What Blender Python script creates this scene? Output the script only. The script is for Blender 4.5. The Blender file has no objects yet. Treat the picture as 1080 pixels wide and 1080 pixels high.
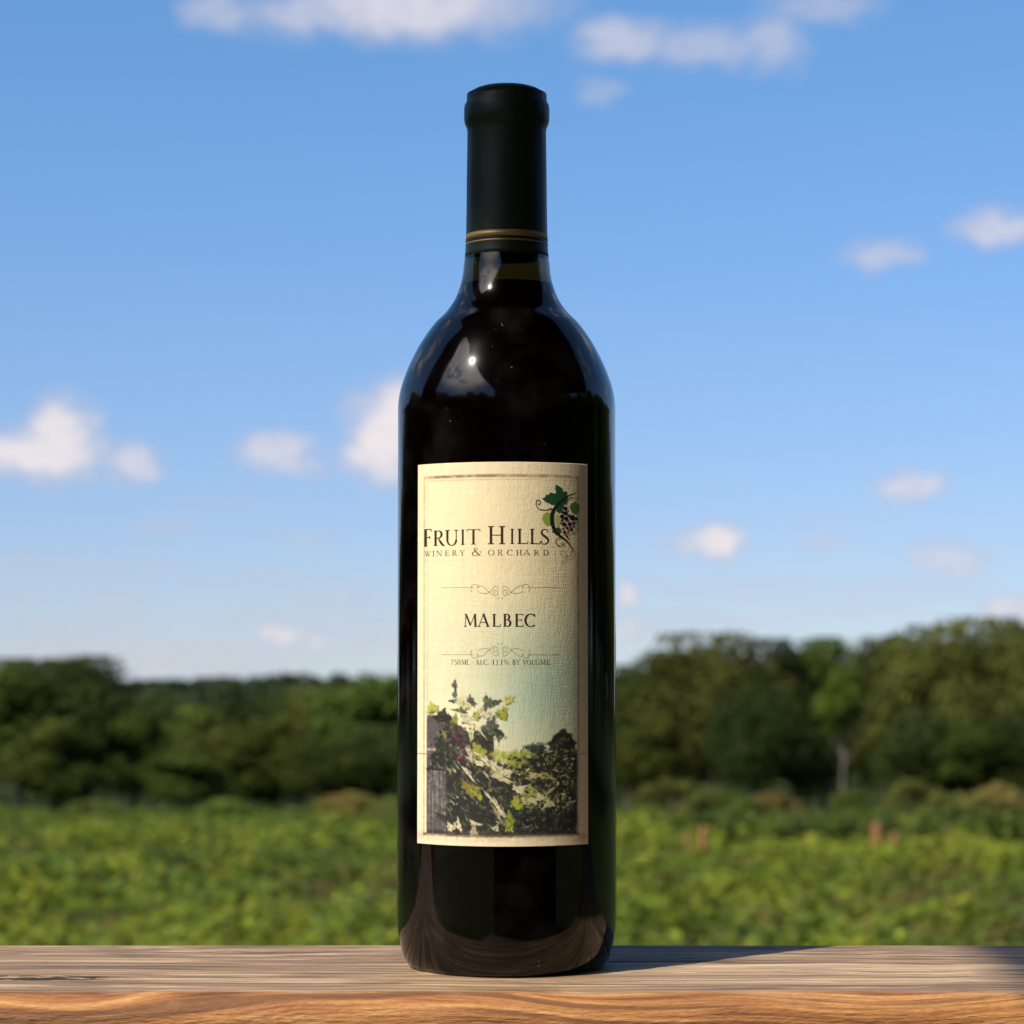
import bpy, bmesh, math, random
import numpy as np
from mathutils import Vector, Matrix
R = math.radians
rng = np.random.default_rng(7)
random.seed(7)
scene = bpy.context.scene
COL = scene.collection

# ------------------------------------------------------------------ camera, sun, sky, exposure
F = 2550.0                                   # focal length in photo pixels (1080 wide)
CAM = Vector((0.0018, -0.823, 0.1075)); PITCH = 3.14
cam = bpy.data.cameras.new('camera'); co = bpy.data.objects.new('camera', cam); COL.objects.link(co)
cam.sensor_width = 36; cam.lens = F/1080*36
co.location = CAM; co.rotation_euler = (R(90+PITCH), 0, 0)
cam.clip_start = 0.02; cam.clip_end = 20000
cam.dof.use_dof = True; cam.dof.focus_distance = 0.795; cam.dof.aperture_fstop = 20
scene.camera = co

SUN_AZ, SUN_EL = 49.5, 47.0                  # left of straight behind the camera, height
sd = Vector((-math.sin(R(SUN_AZ))*math.cos(R(SUN_EL)), -math.cos(R(SUN_AZ))*math.cos(R(SUN_EL)), math.sin(R(SUN_EL))))
sl = bpy.data.lights.new('sun', 'SUN'); so = bpy.data.objects.new('sun', sl); COL.objects.link(so)
sl.energy = 4.6; sl.angle = R(0.53); sl.color = (1.0, 0.93, 0.82)
so.rotation_euler = sd.to_track_quat('Z', 'Y').to_euler(); so.location = sd*20

scene.view_settings.view_transform = 'Standard'; scene.view_settings.look = 'None'
scene.view_settings.exposure = 0.35; scene.view_settings.gamma = 1.0; scene.view_settings.use_curve_mapping = False
scene.cycles.transmission_bounces = 12; scene.cycles.transparent_max_bounces = 12

class NT:
    """small node-tree writer"""
    def __init__(s, tree): s.t = tree; s.n = tree.nodes; s.l = tree.links
    def new(s, typ, **kw):
        n = s.n.new(typ)
        for k, v in kw.items(): setattr(n, k, v)
        return n
    def put(s, sock, v):
        if isinstance(v, bpy.types.NodeSocket): s.l.new(v, sock)
        else: sock.default_value = v
    def math(s, op, a, b=0.0, c=None, clamp=False):
        n = s.new('ShaderNodeMath', operation=op, use_clamp=clamp)
        s.put(n.inputs[0], a); s.put(n.inputs[1], b)
        if c is not None: s.put(n.inputs[2], c)
        return n.outputs[0]
    def vmath(s, op, a, b=None, c=None):
        n = s.new('ShaderNodeVectorMath', operation=op)
        s.put(n.inputs[0], a)
        if b is not None: s.put(n.inputs[1], b)
        if c is not None: s.put(n.inputs[2], c)
        return n.outputs['Value'] if op in ('LENGTH', 'DOT_PRODUCT', 'DISTANCE') else n.outputs[0]
    def mix(s, f, a, b, blend='MIX'):
        n = s.new('ShaderNodeMix', data_type='RGBA', blend_type=blend)
        s.put(n.inputs[0], f); s.put(n.inputs[6], a); s.put(n.inputs[7], b)
        return n.outputs[2]
    def noise(s, vec, scale=5, detail=4, rough=0.5, dist=0.0):
        n = s.new('ShaderNodeTexNoise')
        s.put(n.inputs['Vector'], vec); n.inputs['Scale'].default_value = scale
        n.inputs['Detail'].default_value = detail; n.inputs['Roughness'].default_value = rough
        n.inputs['Distortion'].default_value = dist
        return n.outputs['Fac'], n.outputs['Color']
    def mapr(s, v, a, b, c=0.0, d=1.0, smooth=True):
        n = s.new('ShaderNodeMapRange', interpolation_type='SMOOTHSTEP' if smooth else 'LINEAR')
        s.put(n.inputs[0], v)
        for i, q in enumerate((a, b, c, d)): n.inputs[i+1].default_value = q
        return n.outputs[0]
    def ramp(s, v, stops):
        n = s.new('ShaderNodeValToRGB'); s.put(n.inputs[0], v)
        e = n.color_ramp.elements
        while len(e) < len(stops): e.new(0.5)
        for q, (p, c) in zip(e, stops): q.position = p; q.color = (*c, 1)
        return n.outputs[0]
    def mapping(s, vec, scale, loc=(0, 0, 0), rot=(0, 0, 0)):
        n = s.new('ShaderNodeMapping'); s.put(n.inputs[0], vec)
        n.inputs[1].default_value = loc; n.inputs[2].default_value = rot; n.inputs[3].default_value = scale
        return n.outputs[0]

world = bpy.data.worlds.new('World'); scene.world = world; world.use_nodes = True
w = NT(world.node_tree); w.n.clear()
tc = w.new('ShaderNodeTexCoord').outputs['Generated']
sx = w.new('ShaderNodeSeparateXYZ'); w.put(sx.inputs[0], tc)
dx, dy, dz = sx.outputs
# the land ahead lies lower than the eye, so the pale band above the horizon is stretched a little downwards
zz = w.math('MAXIMUM', w.math('MULTIPLY_ADD', dz, 0.93, 0.05), 0.045)
cb = w.new('ShaderNodeCombineXYZ'); w.put(cb.inputs[0], dx); w.put(cb.inputs[1], dy); w.put(cb.inputs[2], zz)
sky = w.new('ShaderNodeTexSky', sky_type='NISHITA', sun_disc=False, sun_elevation=R(SUN_EL), sun_rotation=R(180+SUN_AZ),
            altitude=250, air_density=1.0, dust_density=0.6, ozone_density=2.0)
w.put(sky.inputs[0], w.vmath('NORMALIZE', cb.outputs[0]))
SKYTINT = w.ramp(w.math('MULTIPLY', zz, 2.0), [(0.09, (.86, .84, 1.0)), (0.20, (.79, .85, 1.06)), (0.38, (.73, .92, 1.16)), (0.62, (.67, 1.01, 1.26))])
skyc = w.mix(1.0, sky.outputs[0], SKYTINT, 'MULTIPLY')
# clouds, laid out by compass direction (azimuth) and height angle, in degrees
az = w.math('MULTIPLY', w.math('ARCTAN2', dx, dy), 180/math.pi)
el = w.math('MULTIPLY', w.math('ARCSINE', dz), 180/math.pi)
cc = w.new('ShaderNodeCombineXYZ'); w.put(cc.inputs[0], az); w.put(cc.inputs[1], el)
ang = cc.outputs[0]
nf, nc = w.noise(w.mapping(ang, (1, 1.3, 1)), 1.1, 7, 0.62)
wob = w.vmath('MULTIPLY', w.vmath('SUBTRACT', nc, (0.5, 0.5, 0.5)), (1.7, 1.0, 0.0))
angw = w.vmath('ADD', ang, wob)
def cpx(x, y):                                # direction of a cloud in the view
    v = Vector(((x-540)/F, 1.0, (540-y)/F)); v.rotate(Matrix.Rotation(R(PITCH), 3, 'X'))
    v.normalize()
    return math.degrees(math.atan2(v.x, v.y)), math.degrees(math.asin(v.z))
# (x, y, half width, half height, density)
PUFFS = [(430, 4, 140, 38, .8), (330, 12, 85, 26, .6), (520, 0, 85, 30, .5), (655, 40, 54, 24, .42), (740, 48, 68, 23, .52), (815, 46, 38, 30, .52),
         (633, 95, 26, 14, .24), (232, 12, 40, 22, .35), (870, 8, 60, 20, .3),
         (45, 478, 68, 32, .95), (62, 452, 40, 34, .95), (138, 488, 34, 20, .7), (295, 478, 46, 24, .72), (315, 492, 34, 16, .5),
         (408, 462, 46, 56, 1.0), (425, 440, 40, 46, 1.0), (400, 485, 44, 24, .9), (930, 270, 42, 17, .55), (1050, 240, 40, 21, .68), (962, 516, 36, 19, .7),
         (756, 573, 28, 21, .95), (728, 574, 30, 16, .6), (868, 574, 36, 10, .28), (1000, 589, 46, 19, .6), (658, 632, 18, 14, .85),
         (295, 669, 26, 13, .8), (330, 678, 16, 12, .7), (120, 635, 36, 12, .3), (175, 556, 40, 11, .25), (15, 590, 30, 11, .22),
         (320, 564, 44, 9, .18), (350, 630, 60, 16, .22), (20, 632, 40, 11, .2), (150, 705, 70, 12, .3), (240, 712, 60, 10, .25),
         (660, 662, 30, 12, .4), (1070, 640, 36, 16, .45), (900, 640, 90, 12, .12), (60, 690, 60, 14, .25), (410, 672, 60, 16, .25), (100, 600, 120, 14, .16), (290, 610, 110, 12, .15), (80, 665, 110, 16, .22), (330, 655, 120, 14, .22), (760, 620, 130, 16, .16), (960, 622, 110, 12, .16), (740, 655, 100, 12, .2), (230, 530, 90, 9, .10), (880, 545, 90, 8, .10), (215, 690, 120, 16, .24)]
cloud = None; core = None
for (x, y, hw, hh, dn) in PUFFS:
    a, e = cpx(x, y); wa = hw/F*57.3*1.25; we = hh/F*57.3*1.25
    v = w.vmath('MULTIPLY_ADD', angw, (1/wa, 1/we, 0), (-a/wa, -e/we, 0))
    m = w.mapr(w.vmath('LENGTH', v), 1.15, 0.28, 0.0, min(dn*(1.5 if dn < .5 else 1), 1))
    cloud = m if cloud is None else w.math('MAXIMUM', cloud, m)
# broken cloud everywhere outside the view
n2, _ = w.noise(w.mapping(tc, (1, 1, 2.2)), 3.0, 8, 0.6)
outside = w.math('MAXIMUM', w.mapr(w.math('ABSOLUTE', az), 16, 26), w.mapr(el, 18, 26))
cloud = w.math('MAXIMUM', cloud, w.math('MULTIPLY', w.math('MULTIPLY', w.mapr(n2, 0.52, 0.66), outside), 0.9))
nearsun = w.mapr(w.vmath('DOT_PRODUCT', tc, tuple(sd)), .78, .97); n3, _ = w.noise(w.mapping(tc, (1, 1, 1)), 5.0, 8, 0.6)
cloud = w.math('MAXIMUM', cloud, w.math('MULTIPLY', nearsun, w.mapr(n3, 0.31, 0.56)))
nf2, _ = w.noise(w.mapping(ang, (0.9, 1.6, 1)), 2.3, 5, 0.55)
cshade = w.mapr(w.math('MULTIPLY_ADD', nf2, 0.5, w.math('MULTIPLY', cloud, 0.6)), 0.35, 0.95)
CLOUDC = w.mix(cshade, (4.3, 4.3, 5.2, 1), (6.9, 6.4, 6.5, 1))
CLOUDC = w.mix(nearsun, CLOUDC, (30, 28.5, 28, 1)); full = w.mix(cloud, skyc, CLOUDC)
bg = w.new('ShaderNodeBackground'); w.put(bg.inputs[0], full); bg.inputs[1].default_value = 0.1
wo = w.new('ShaderNodeOutputWorld'); w.l.new(bg.outputs[0], wo.inputs[0])

# ------------------------------------------------------------------ helpers
def mat(name, base=(.5, .5, .5), rough=.6, **kw):
    m = bpy.data.materials.new(name); m.use_nodes = True
    t = NT(m.node_tree); b = m.node_tree.nodes['Principled BSDF']
    b.inputs['Base Color'].default_value = (*base, 1); b.inputs['Roughness'].default_value = rough
    for k, v in kw.items(): b.inputs[k].default_value = v
    return m, t, b
def tag(o, label=None, cat=None, group=None, kind=None):
    if label: o['label'] = label
    if cat: o['category'] = cat
    if group: o['group'] = group
    if kind: o['kind'] = kind
    return o
def empty(name, loc=(0, 0, 0), rz=0, s=1.0):
    o = bpy.data.objects.new(name, None); COL.objects.link(o); o.location = loc; o.rotation_euler.z = rz
    o.scale = (s, s, s) if not hasattr(s, '__len__') else s
    o.empty_display_size = .2
    return o
def link(name, me, m, parent=None, smooth=False):
    if m is not None: me.materials.append(m)
    if smooth: me.polygons.foreach_set('use_smooth', np.ones(len(me.polygons), bool))
    o = bpy.data.objects.new(name, me); COL.objects.link(o); o.parent = parent
    return o
def pymesh(name, V, Fs, colors=None):
    me = bpy.data.meshes.new(name); me.from_pydata([tuple(map(float, v)) for v in V], [], Fs); me.update()
    if colors is not None:                     # one colour per face
        at = me.color_attributes.new('tint', 'FLOAT_COLOR', 'CORNER')
        arr = np.ones((len(me.loops), 4), np.float32); k = 0
        for f, c in zip(Fs, colors):
            arr[k:k+len(f), :3] = c; k += len(f)
        at.data.foreach_set('color', arr.ravel())
    return me
def quadmesh(name, V, col=None):
    """V: (n,4,3) loose quads; col: (n,3)"""
    n = len(V); me = bpy.data.meshes.new(name)
    me.vertices.add(4*n); me.vertices.foreach_set('co', np.asarray(V, np.float32).ravel())
    me.loops.add(4*n); me.loops.foreach_set('vertex_index', np.arange(4*n, dtype=np.int32))
    me.polygons.add(n); me.polygons.foreach_set('loop_start', np.arange(0, 4*n, 4, dtype=np.int32))
    if col is not None:
        at = me.color_attributes.new('tint', 'FLOAT_COLOR', 'CORNER')
        arr = np.ones((n, 4, 4), np.float32); arr[:, :, :3] = col[:, None, :]
        at.data.foreach_set('color', arr.ravel())
    me.update(calc_edges=True)
    return me
def gridmesh(name, P, col=None):
    """P: (a,b,3) grid of points"""
    a, b = P.shape[:2]; me = bpy.data.meshes.new(name)
    me.vertices.add(a*b); me.vertices.foreach_set('co', P.astype(np.float32).ravel())
    i = np.arange(a*b).reshape(a, b)
    q = np.stack([i[:-1, :-1], i[:-1, 1:], i[1:, 1:], i[1:, :-1]], -1).reshape(-1, 4).astype(np.int32)
    me.loops.add(q.size); me.loops.foreach_set('vertex_index', q.ravel())
    me.polygons.add(len(q)); me.polygons.foreach_set('loop_start', np.arange(0, q.size, 4, dtype=np.int32))
    if col is not None:
        at = me.color_attributes.new('tint', 'FLOAT_COLOR', 'POINT')
        arr = np.ones((a*b, 4), np.float32); arr[:, :3] = col.reshape(-1, 3)
        at.data.foreach_set('color', arr.ravel())
    me.update(calc_edges=True)
    return me
def lathe(name, prof, seg=128):
    """prof: list of (r, z); r=0 closes on the axis"""
    V, Fs = [], []; rings = []
    for (r, z) in prof:
        if r < 1e-7: rings.append([len(V)]); V.append((0, 0, z))
        else:
            rings.append(list(range(len(V), len(V)+seg)))
            V += [(r*math.cos(2*math.pi*k/seg), r*math.sin(2*math.pi*k/seg), z) for k in range(seg)]
    for a, b in zip(rings[:-1], rings[1:]):
        for k in range(seg):
            k2 = (k+1) % seg
            if len(a) == 1 and len(b) == 1: continue
            if len(a) == 1: Fs.append((a[0], b[k2], b[k]))
            elif len(b) == 1: Fs.append((a[k], a[k2], b[0]))
            else: Fs.append((a[k], a[k2], b[k2], b[k]))
    return pymesh(name, V, Fs)
def smooth_prof(pts, n=6):
    """Catmull-Rom through (r,z) points"""
    P = [np.array(p, float) for p in pts]; P = [2*P[0]-P[1]]+P+[2*P[-1]-P[-2]]; out = []
    for i in range(1, len(P)-2):
        for k in range(n):
            t = k/n
            out.append(tuple(0.5*((2*P[i])+(-P[i-1]+P[i+1])*t+(2*P[i-1]-5*P[i]+4*P[i+1]-P[i+2])*t*t+(-P[i-1]+3*P[i]-3*P[i+1]+P[i+2])*t**3)))
    out.append(tuple(P[-2])); return [(max(a, 0), b) for a, b in out]
def box_bm(bm, x0, x1, y0, y1, z0, z1):
    vs = [bm.verts.new(p) for p in ((x0, y0, z0), (x1, y0, z0), (x1, y1, z0), (x0, y1, z0), (x0, y0, z1), (x1, y0, z1), (x1, y1, z1), (x0, y1, z1))]
    for f in ((0, 3, 2, 1), (4, 5, 6, 7), (0, 1, 5, 4), (1, 2, 6, 5), (2, 3, 7, 6), (3, 0, 4, 7)): bm.faces.new([vs[i] for i in f])
def boxes(name, L, m, parent=None, bev=0.004):
    bm = bmesh.new()
    for b in L: box_bm(bm, *b)
    if bev: bmesh.ops.bevel(bm, geom=list(bm.edges), offset=bev, segments=2, affect='EDGES')
    me = bpy.data.meshes.new(name); bm.to_mesh(me); bm.free()
    return link(name, me, m, parent)
def tube(V, Fs, pts, rad, seg=8):
    """append a tapered tube"""
    rings = []
    for i, p in enumerate(pts):
        p = np.array(p, float); q = np.array(pts[min(i+1, len(pts)-1)], float)-np.array(pts[max(i-1, 0)], float)
        q /= np.linalg.norm(q)+1e-9; a = np.cross(q, (0.3, 1, 0.1)); a /= np.linalg.norm(a); b = np.cross(q, a)
        rings.append(list(range(len(V), len(V)+seg)))
        V += [p+rad[i]*(math.cos(2*math.pi*k/seg)*a+math.sin(2*math.pi*k/seg)*b) for k in range(seg)]
    for a, b in zip(rings[:-1], rings[1:]):
        for k in range(seg): Fs.append((a[k], a[(k+1) % seg], b[(k+1) % seg], b[k]))
    Fs.append(tuple(rings[-1]))
def copy_tree(o, parent=None):
    c = o.copy(); COL.objects.link(c); c.parent = parent
    for ch in list(o.children): copy_tree(ch, c)
    return c

# ------------------------------------------------------------------ the land
GY = np.array([-3000, -60, 0, 125, 200, 350, 560, 640, 9000.]); GZ = np.array([-6., -2., -2.0, -8.6, -14, -22, -18.2, -22, -260.])
def ground_z(x, y):
    x = np.asarray(x, float); y = np.asarray(y, float)
    b = np.interp(y, GY, GZ)
    n = 0.10*np.sin(x*.31+1.3*np.sin(y*.17))*np.sin(y*.23+.6)+0.06*np.sin(x*.9+y*.4)
    return b+n*np.clip((y-6)/20, 0, 1)
def spaced(lo, hi, near, n):
    t = np.linspace(-1, 1, n); s = np.sinh(t*5)/np.sinh(5)
    return np.where(t < 0, -s*lo, s*hi)+near*t
ys = np.unique(np.concatenate([spaced(-3000, 9000, 60, 150), np.arange(0, 240, 1.5)])); xs = np.unique(np.concatenate([spaced(-6000, 6000, 40, 120), np.arange(-60, 60, 1.5)]))
X, Y = np.meshgrid(xs, ys, indexing='ij')
m_ground, t, b = mat('meadow_soil', rough=.95)
oc = t.new('ShaderNodeTexCoord').outputs['Object']
f1, _ = t.noise(oc, 0.35, 6, .6); f2, _ = t.noise(oc, 4.0, 4, .6)
t.put(b.inputs['Base Color'], t.mix(t.mapr(f2, .4, .65), t.ramp(f1, [(.35, (.016, .028, .008)), (.6, (.032, .05, .012)), (.75, (.06, .05, .022))]), (.045, .06, .015, 1)))
b.inputs['Specular IOR Level'].default_value = .1
g = link('ground', gridmesh('ground', np.stack([X, Y, ground_z(X, Y)], -1)), m_ground, None, True); tag(g, kind='structure')

def foliage_mat(name, hue_jit=.03, val_jit=.25, rough=.6, trans=.25, spec=.25):
    m, t, b = mat(name, rough=rough); b.inputs['Specular IOR Level'].default_value = spec
    at = t.new('ShaderNodeAttribute', attribute_name='tint').outputs['Color']
    rn = t.new('ShaderNodeObjectInfo').outputs['Random']
    hs = t.new('ShaderNodeHueSaturation'); t.put(hs.inputs['Color'], at)
    t.put(hs.inputs['Hue'], t.math('MULTIPLY_ADD', rn, hue_jit*2, .5-hue_jit)); t.put(hs.inputs['Value'], t.math('MULTIPLY_ADD', rn, val_jit*2, 1-val_jit))
    t.put(b.inputs['Base Color'], hs.outputs[0])
    tr = t.new('ShaderNodeBsdfTranslucent'); t.put(tr.inputs[0], hs.outputs[0])
    mx = t.new('ShaderNodeMixShader'); mx.inputs[0].default_value = trans
    t.l.new(b.outputs[0], mx.inputs[1]); t.l.new(tr.outputs[0], mx.inputs[2])
    t.l.new(mx.outputs[0], m.node_tree.nodes['Material Output'].inputs[0])
    return m
m_leaf = foliage_mat('tree_leaves', .010, .34, .8, .16, .06); m_cover = foliage_mat('cover_leaves', 0, 0, .6, .25, .12)
m_bark, t, b = mat('bark', (.09, .07, .05), .9)
f1, _ = t.noise(t.mapping(t.new('ShaderNodeTexCoord').outputs['Object'], (6, 6, 1)), 3, 6, .7)
t.put(b.inputs['Base Color'], t.ramp(f1, [(.3, (.035, .027, .02)), (.7, (.15, .12, .09))]))
m_palebark, t, b = mat('pale_bark', (.3, .26, .2), .9)
f1, _ = t.noise(t.mapping(t.new('ShaderNodeTexCoord').outputs['Object'], (6, 6, 1)), 3, 6, .7)
t.put(b.inputs['Base Color'], t.ramp(f1, [(.3, (.08, .07, .05)), (.7, (.22, .19, .14))]))

def leaf_quads(C, N, size, r, asp=.62):
    """pointed leaf quads at centres C with normals N"""
    n = len(C)
    N = N/(np.linalg.norm(N, axis=1, keepdims=True)+1e-9)
    t1 = np.cross(N, r.normal(size=(n, 3))); t1 /= np.linalg.norm(t1, axis=1, keepdims=True)+1e-9
    t2 = np.cross(N, t1); s = np.broadcast_to(np.asarray(size), (n,))[:, None]*r.uniform(.7, 1.3, (n, 1))
    fold = N*s*.12
    return np.stack([C-t1*s*.5, C-t1*s*.05+t2*s*asp*.5-fold, C+t1*s*.5, C-t1*s*.05-t2*s*asp*.5-fold], 1)
def unit(r, n):
    v = r.normal(size=(n, 3)); return v/np.linalg.norm(v, axis=1, keepdims=True)
def jitter_col(r, base, n, v=.25, h=.12):
    c = np.array(base)[None, :]*np.exp(r.normal(0, v, (n, 1)))*np.exp(r.normal(0, h, (n, 3))*np.array([1, .35, .8])); return c
def crown_mesh(name, seed, H=10., W=7., base=.12, lobes=26, lmin=.17, lmax=.30, leaves=8500, size=.34, cols=((.035, .058, .014), (.06, .085, .02)), top=.5):
    r = np.random.default_rng(seed); C = []; N = []; K = []
    zc = H*(base+(1-base)*top); hz = H*(1-base)*.5
    per = leaves//lobes
    for i in range(lobes):
        u = unit(r, 1)[0]; k = r.uniform(.45, .86)
        lr = W*r.uniform(lmin, lmax)
        c = np.array([u[0]*W*.5*k, u[1]*W*.5*k, zc+u[2]*(hz-lr*.7)*r.uniform(.6, 1.0)])
        if i == 0: c = np.array([0, 0, H-lr*.95])
        q = unit(r, per); q[:, 2] *= .82
        rad = lr*(1-np.abs(r.normal(0, .11, (per, 1))))*r.uniform(.94, 1.06, (per, 1))
        # ragged twig clusters
        tw = 1+.16*np.sin(q[:, :1]*7+i)*np.sin(q[:, 1:2]*8+2*i)*np.sin(q[:, 2:3]*6+3*i)*2
        C.append(c+q*rad*tw); N.append(q*1.0+r.normal(0, .55, (per, 3))+np.array([0, 0, .35]))
        cc_ = np.array(cols[0])*(1-(f:=r.uniform()))+np.array(cols[1])*f
        K.append(jitter_col(r, cc_, per, .16, .07))
    C = np.concatenate(C); N = np.concatenate(N); K = np.concatenate(K)
    C[:, 2] = np.maximum(C[:, 2]*(H/np.percentile(C[:, 2], 99.2)), .05); C[:, 2] = np.where(C[:, 2] > H, H-(C[:, 2]-H)*.6, C[:, 2])
    return quadmesh(name, leaf_quads(C, N, size, r), K)
def trunk_mesh(name, seed, H=10., rad=.22, limbs=6, W=7.):
    r = np.random.default_rng(seed); V, Fs = [], []
    bend = r.normal(0, .25, (5, 2)); pts = [(bend[i, 0]*i/4, bend[i, 1]*i/4, H*.82*i/4) for i in range(5)]
    pts[0] = (0, 0, -.4)
    tube(V, Fs, pts, [rad*1.35, rad, rad*.75, rad*.5, rad*.15])
    for k in range(limbs):
        a = 2*math.pi*k/limbs+r.uniform(-.4, .4); z0 = H*r.uniform(.22, .55); L = W*r.uniform(.28, .42)
        p0 = np.array([bend[2, 0]*.4, bend[2, 1]*.4, z0]); d = np.array([math.cos(a), math.sin(a), r.uniform(.5, 1.1)])
        tube(V, Fs, [p0, p0+d*L*.5, p0+d*L+np.array([0, 0, .3])], [rad*.45, rad*.28, rad*.08], 6)
    return pymesh(name, V, Fs)

TV = []                                       # tree kinds: meshes shared by every copy
GREENS = [((.030, .041, .008), (.052, .064, .012)), ((.050, .068, .010), (.078, .098, .016)), ((.026, .037, .009), (.042, .053, .013)),
          ((.052, .060, .012), (.080, .083, .017)), ((.040, .060, .010), (.060, .080, .014))]
for k in range(5):
    TV.append((crown_mesh('crown', 100+k, 10, (8.2, 6.6, 7.6, 9.0, 6.0)[k], (.05, .1, .04, .06, .16)[k], (26, 20, 24, 30, 17)[k], leaves=9000, size=.36, cols=GREENS[k]),
               trunk_mesh('trunk', 200+k, 10, .22)))
TV.append((crown_mesh('crown', 140, 10, 5.0, .48, 16, leaves=5000, size=.34, cols=((.055, .082, .010), (.085, .115, .015))), trunk_mesh('trunk', 240, 10, .2)))
TV.append((crown_mesh('crown', 141, 10, 8.4, .03, 24, leaves=9000, size=.36, cols=((.019, .029, .007), (.028, .040, .009))), trunk_mesh('trunk', 241, 10, .22)))  # shade of the gap in the right wood, put into the leaf colour
for cm, tm in TV: cm.materials.append(m_leaf); tm.materials.append(m_bark)
pale_trunk = trunk_mesh('trunk', 231, 10, .15); pale_trunk.materials.append(m_palebark)

def photo_pt(px, py, d):                      # point at ground distance d seen at (px,py) in the photograph
    v = Vector(((px-540)/F, 1.0, (540-py)/F)); v.rotate(Matrix.Rotation(R(PITCH), 3, 'X'))
    k = d/v.y
    return CAM.x+v.x*k, CAM.y+d, CAM.z+v.z*k
def tree(px, top, d, wpx, kind, label, group='trees at the edge of the wood', name='broadleaf_tree', cat='tree', pale=False, loc=None):
    if loc is None: x, y, zt = photo_pt(px, top, d)
    else: x, y, zt = loc
    gz = float(ground_z(x, y)); h = zt-gz; s = h/10
    wbase = (8.2, 6.6, 7.6, 9.0, 6.0, 5.0, 8.4)[kind]
    ws = (wpx*1.18/F*d)/wbase if wpx else s
    root = empty(name, (x, y, gz), random.uniform(0, 6.28), (ws, ws, s))
    c = bpy.data.objects.new('crown', TV[kind][0]); COL.objects.link(c); c.parent = root
    q = bpy.data.objects.new('trunk', pale_trunk if pale else TV[kind][1]); COL.objects.link(q); q.parent = root
    tag(root, label, cat, group)
    return root

E = 'trees at the edge of the wood'
# left wood
tree(22, 694, 128, 150, 0, 'tall dark green tree cut by the left edge of the photo')
tree(60, 696, 132, 130, 3, 'olive tree filling the middle of the high left clump')
tree(92, 692, 130, 120, 2, 'tall dark tree at the right end of the high left clump')
tree(62, 760, 122, 90, 1, 'lower mid green tree standing before the high left clump')
tree(143, 750, 128, 75, 4, 'shorter green tree just right of the high left clump')
tree(-50, 700, 130, 130, 2, 'dark tree beyond the left edge of the frame')
tree(165, 731, 185, 100, 2, 'dark rounded tree just behind the gap right of the left clump')
tree(205, 745, 175, 90, 1, 'mid green tree between the left clump and the bright bush-like tree')
tree(238, 768, 140, 90, 3, 'olive tree left of the bright rounded tree')
tree(285, 757, 132, 100, 1, 'bright green rounded tree in the middle of the left wood')
tree(250, 737, 210, 110, 2, 'dark distant tree under the far hill, left one')
tree(318, 734, 215, 120, 0, 'dark distant tree directly under the hill crest')
tree(358, 724, 165, 110, 3, 'olive tree on the rising slope left of the bottle')
tree(396, 716, 160, 110, 4, 'green tree on the slope touching the left side of the bottle')
tree(345, 780, 128, 95, 0, 'low dark green tree in front of the olive slope tree')
tree(402, 764, 130, 105, 2, 'dark tree low beside the bottle, left side')
tree(195, 790, 126, 85, 4, 'small green tree at the meadow edge below the gap')
tree(450, 712, 165, 120, 3, 'olive tree hidden mostly behind the left half of the bottle')
tree(470, 760, 128, 110, 0, 'low tree behind the label left part')
tree(540, 715, 150, 120, 1, 'green tree directly behind the bottle')
tree(600, 706, 145, 120, 2, 'dark tree behind the right half of the bottle')
# right wood
tree(662, 702, 140, 85, 2, 'dark tree just right of the bottle, lower than its neighbours')
tree(705, 686, 134, 95, 0, 'dark green tree second from the bottle on the right')
tree(752, 667, 132, 130, 3, 'broad tall olive tree, highest between the bottle and the pale trunk')
tree(690, 755, 126, 90, 1, 'lower green tree before the dark trees right of the bottle')
tree(812, 673, 138, 95, 6, 'tall tree left of the black gap, leaves coloured dark for its shade')
tree(800, 722, 126, 85, 6, 'round tree with the deepest shade put into its leaf colour')
tree(868, 673, 140, 85, 4, 'narrow bright green tree above the pale trunk', pale=False)
tree(888, 704, 116, 52, 5, 'slim bright green tree with a bare pale trunk', pale=True)
tree(934, 671, 136, 85, 0, 'mid green tree right of the pale trunk')
tree(985, 660, 132, 120, 3, 'broad olive tree left of the tallest right hand crown')
tree(1045, 651, 130, 120, 3, 'tallest olive green tree near the right edge')
tree(1100, 655, 132, 120, 0, 'tall dark tree cut by the right edge of the photo')
tree(970, 748, 124, 85, 2, 'low dark tree before the right wood, middle')
tree(1020, 762, 123, 90, 4, 'low green tree before the tallest right hand crown')
tree(1075, 752, 123, 100, 2, 'low dark tree at the right edge of the photo')
tree(1165, 662, 132, 130, 3, 'olive tree beyond the right edge of the frame')
tree(850, 765, 128, 55, 6, 'small tree left of the pale trunk, shade put into its leaf colour')
tree(730, 690, 165, 120, 0, 'dark tree glimpsed behind the broad olive tree right of the bottle')
tree(840, 690, 165, 120, 2, 'dark tree glimpsed behind the narrow bright green tree')
tree(955, 684, 165, 130, 0, 'dark tree glimpsed between the olive crowns on the right')
tree(1015, 680, 160, 120, 2, 'dark tree glimpsed just left of the tallest right hand crown')
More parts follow.
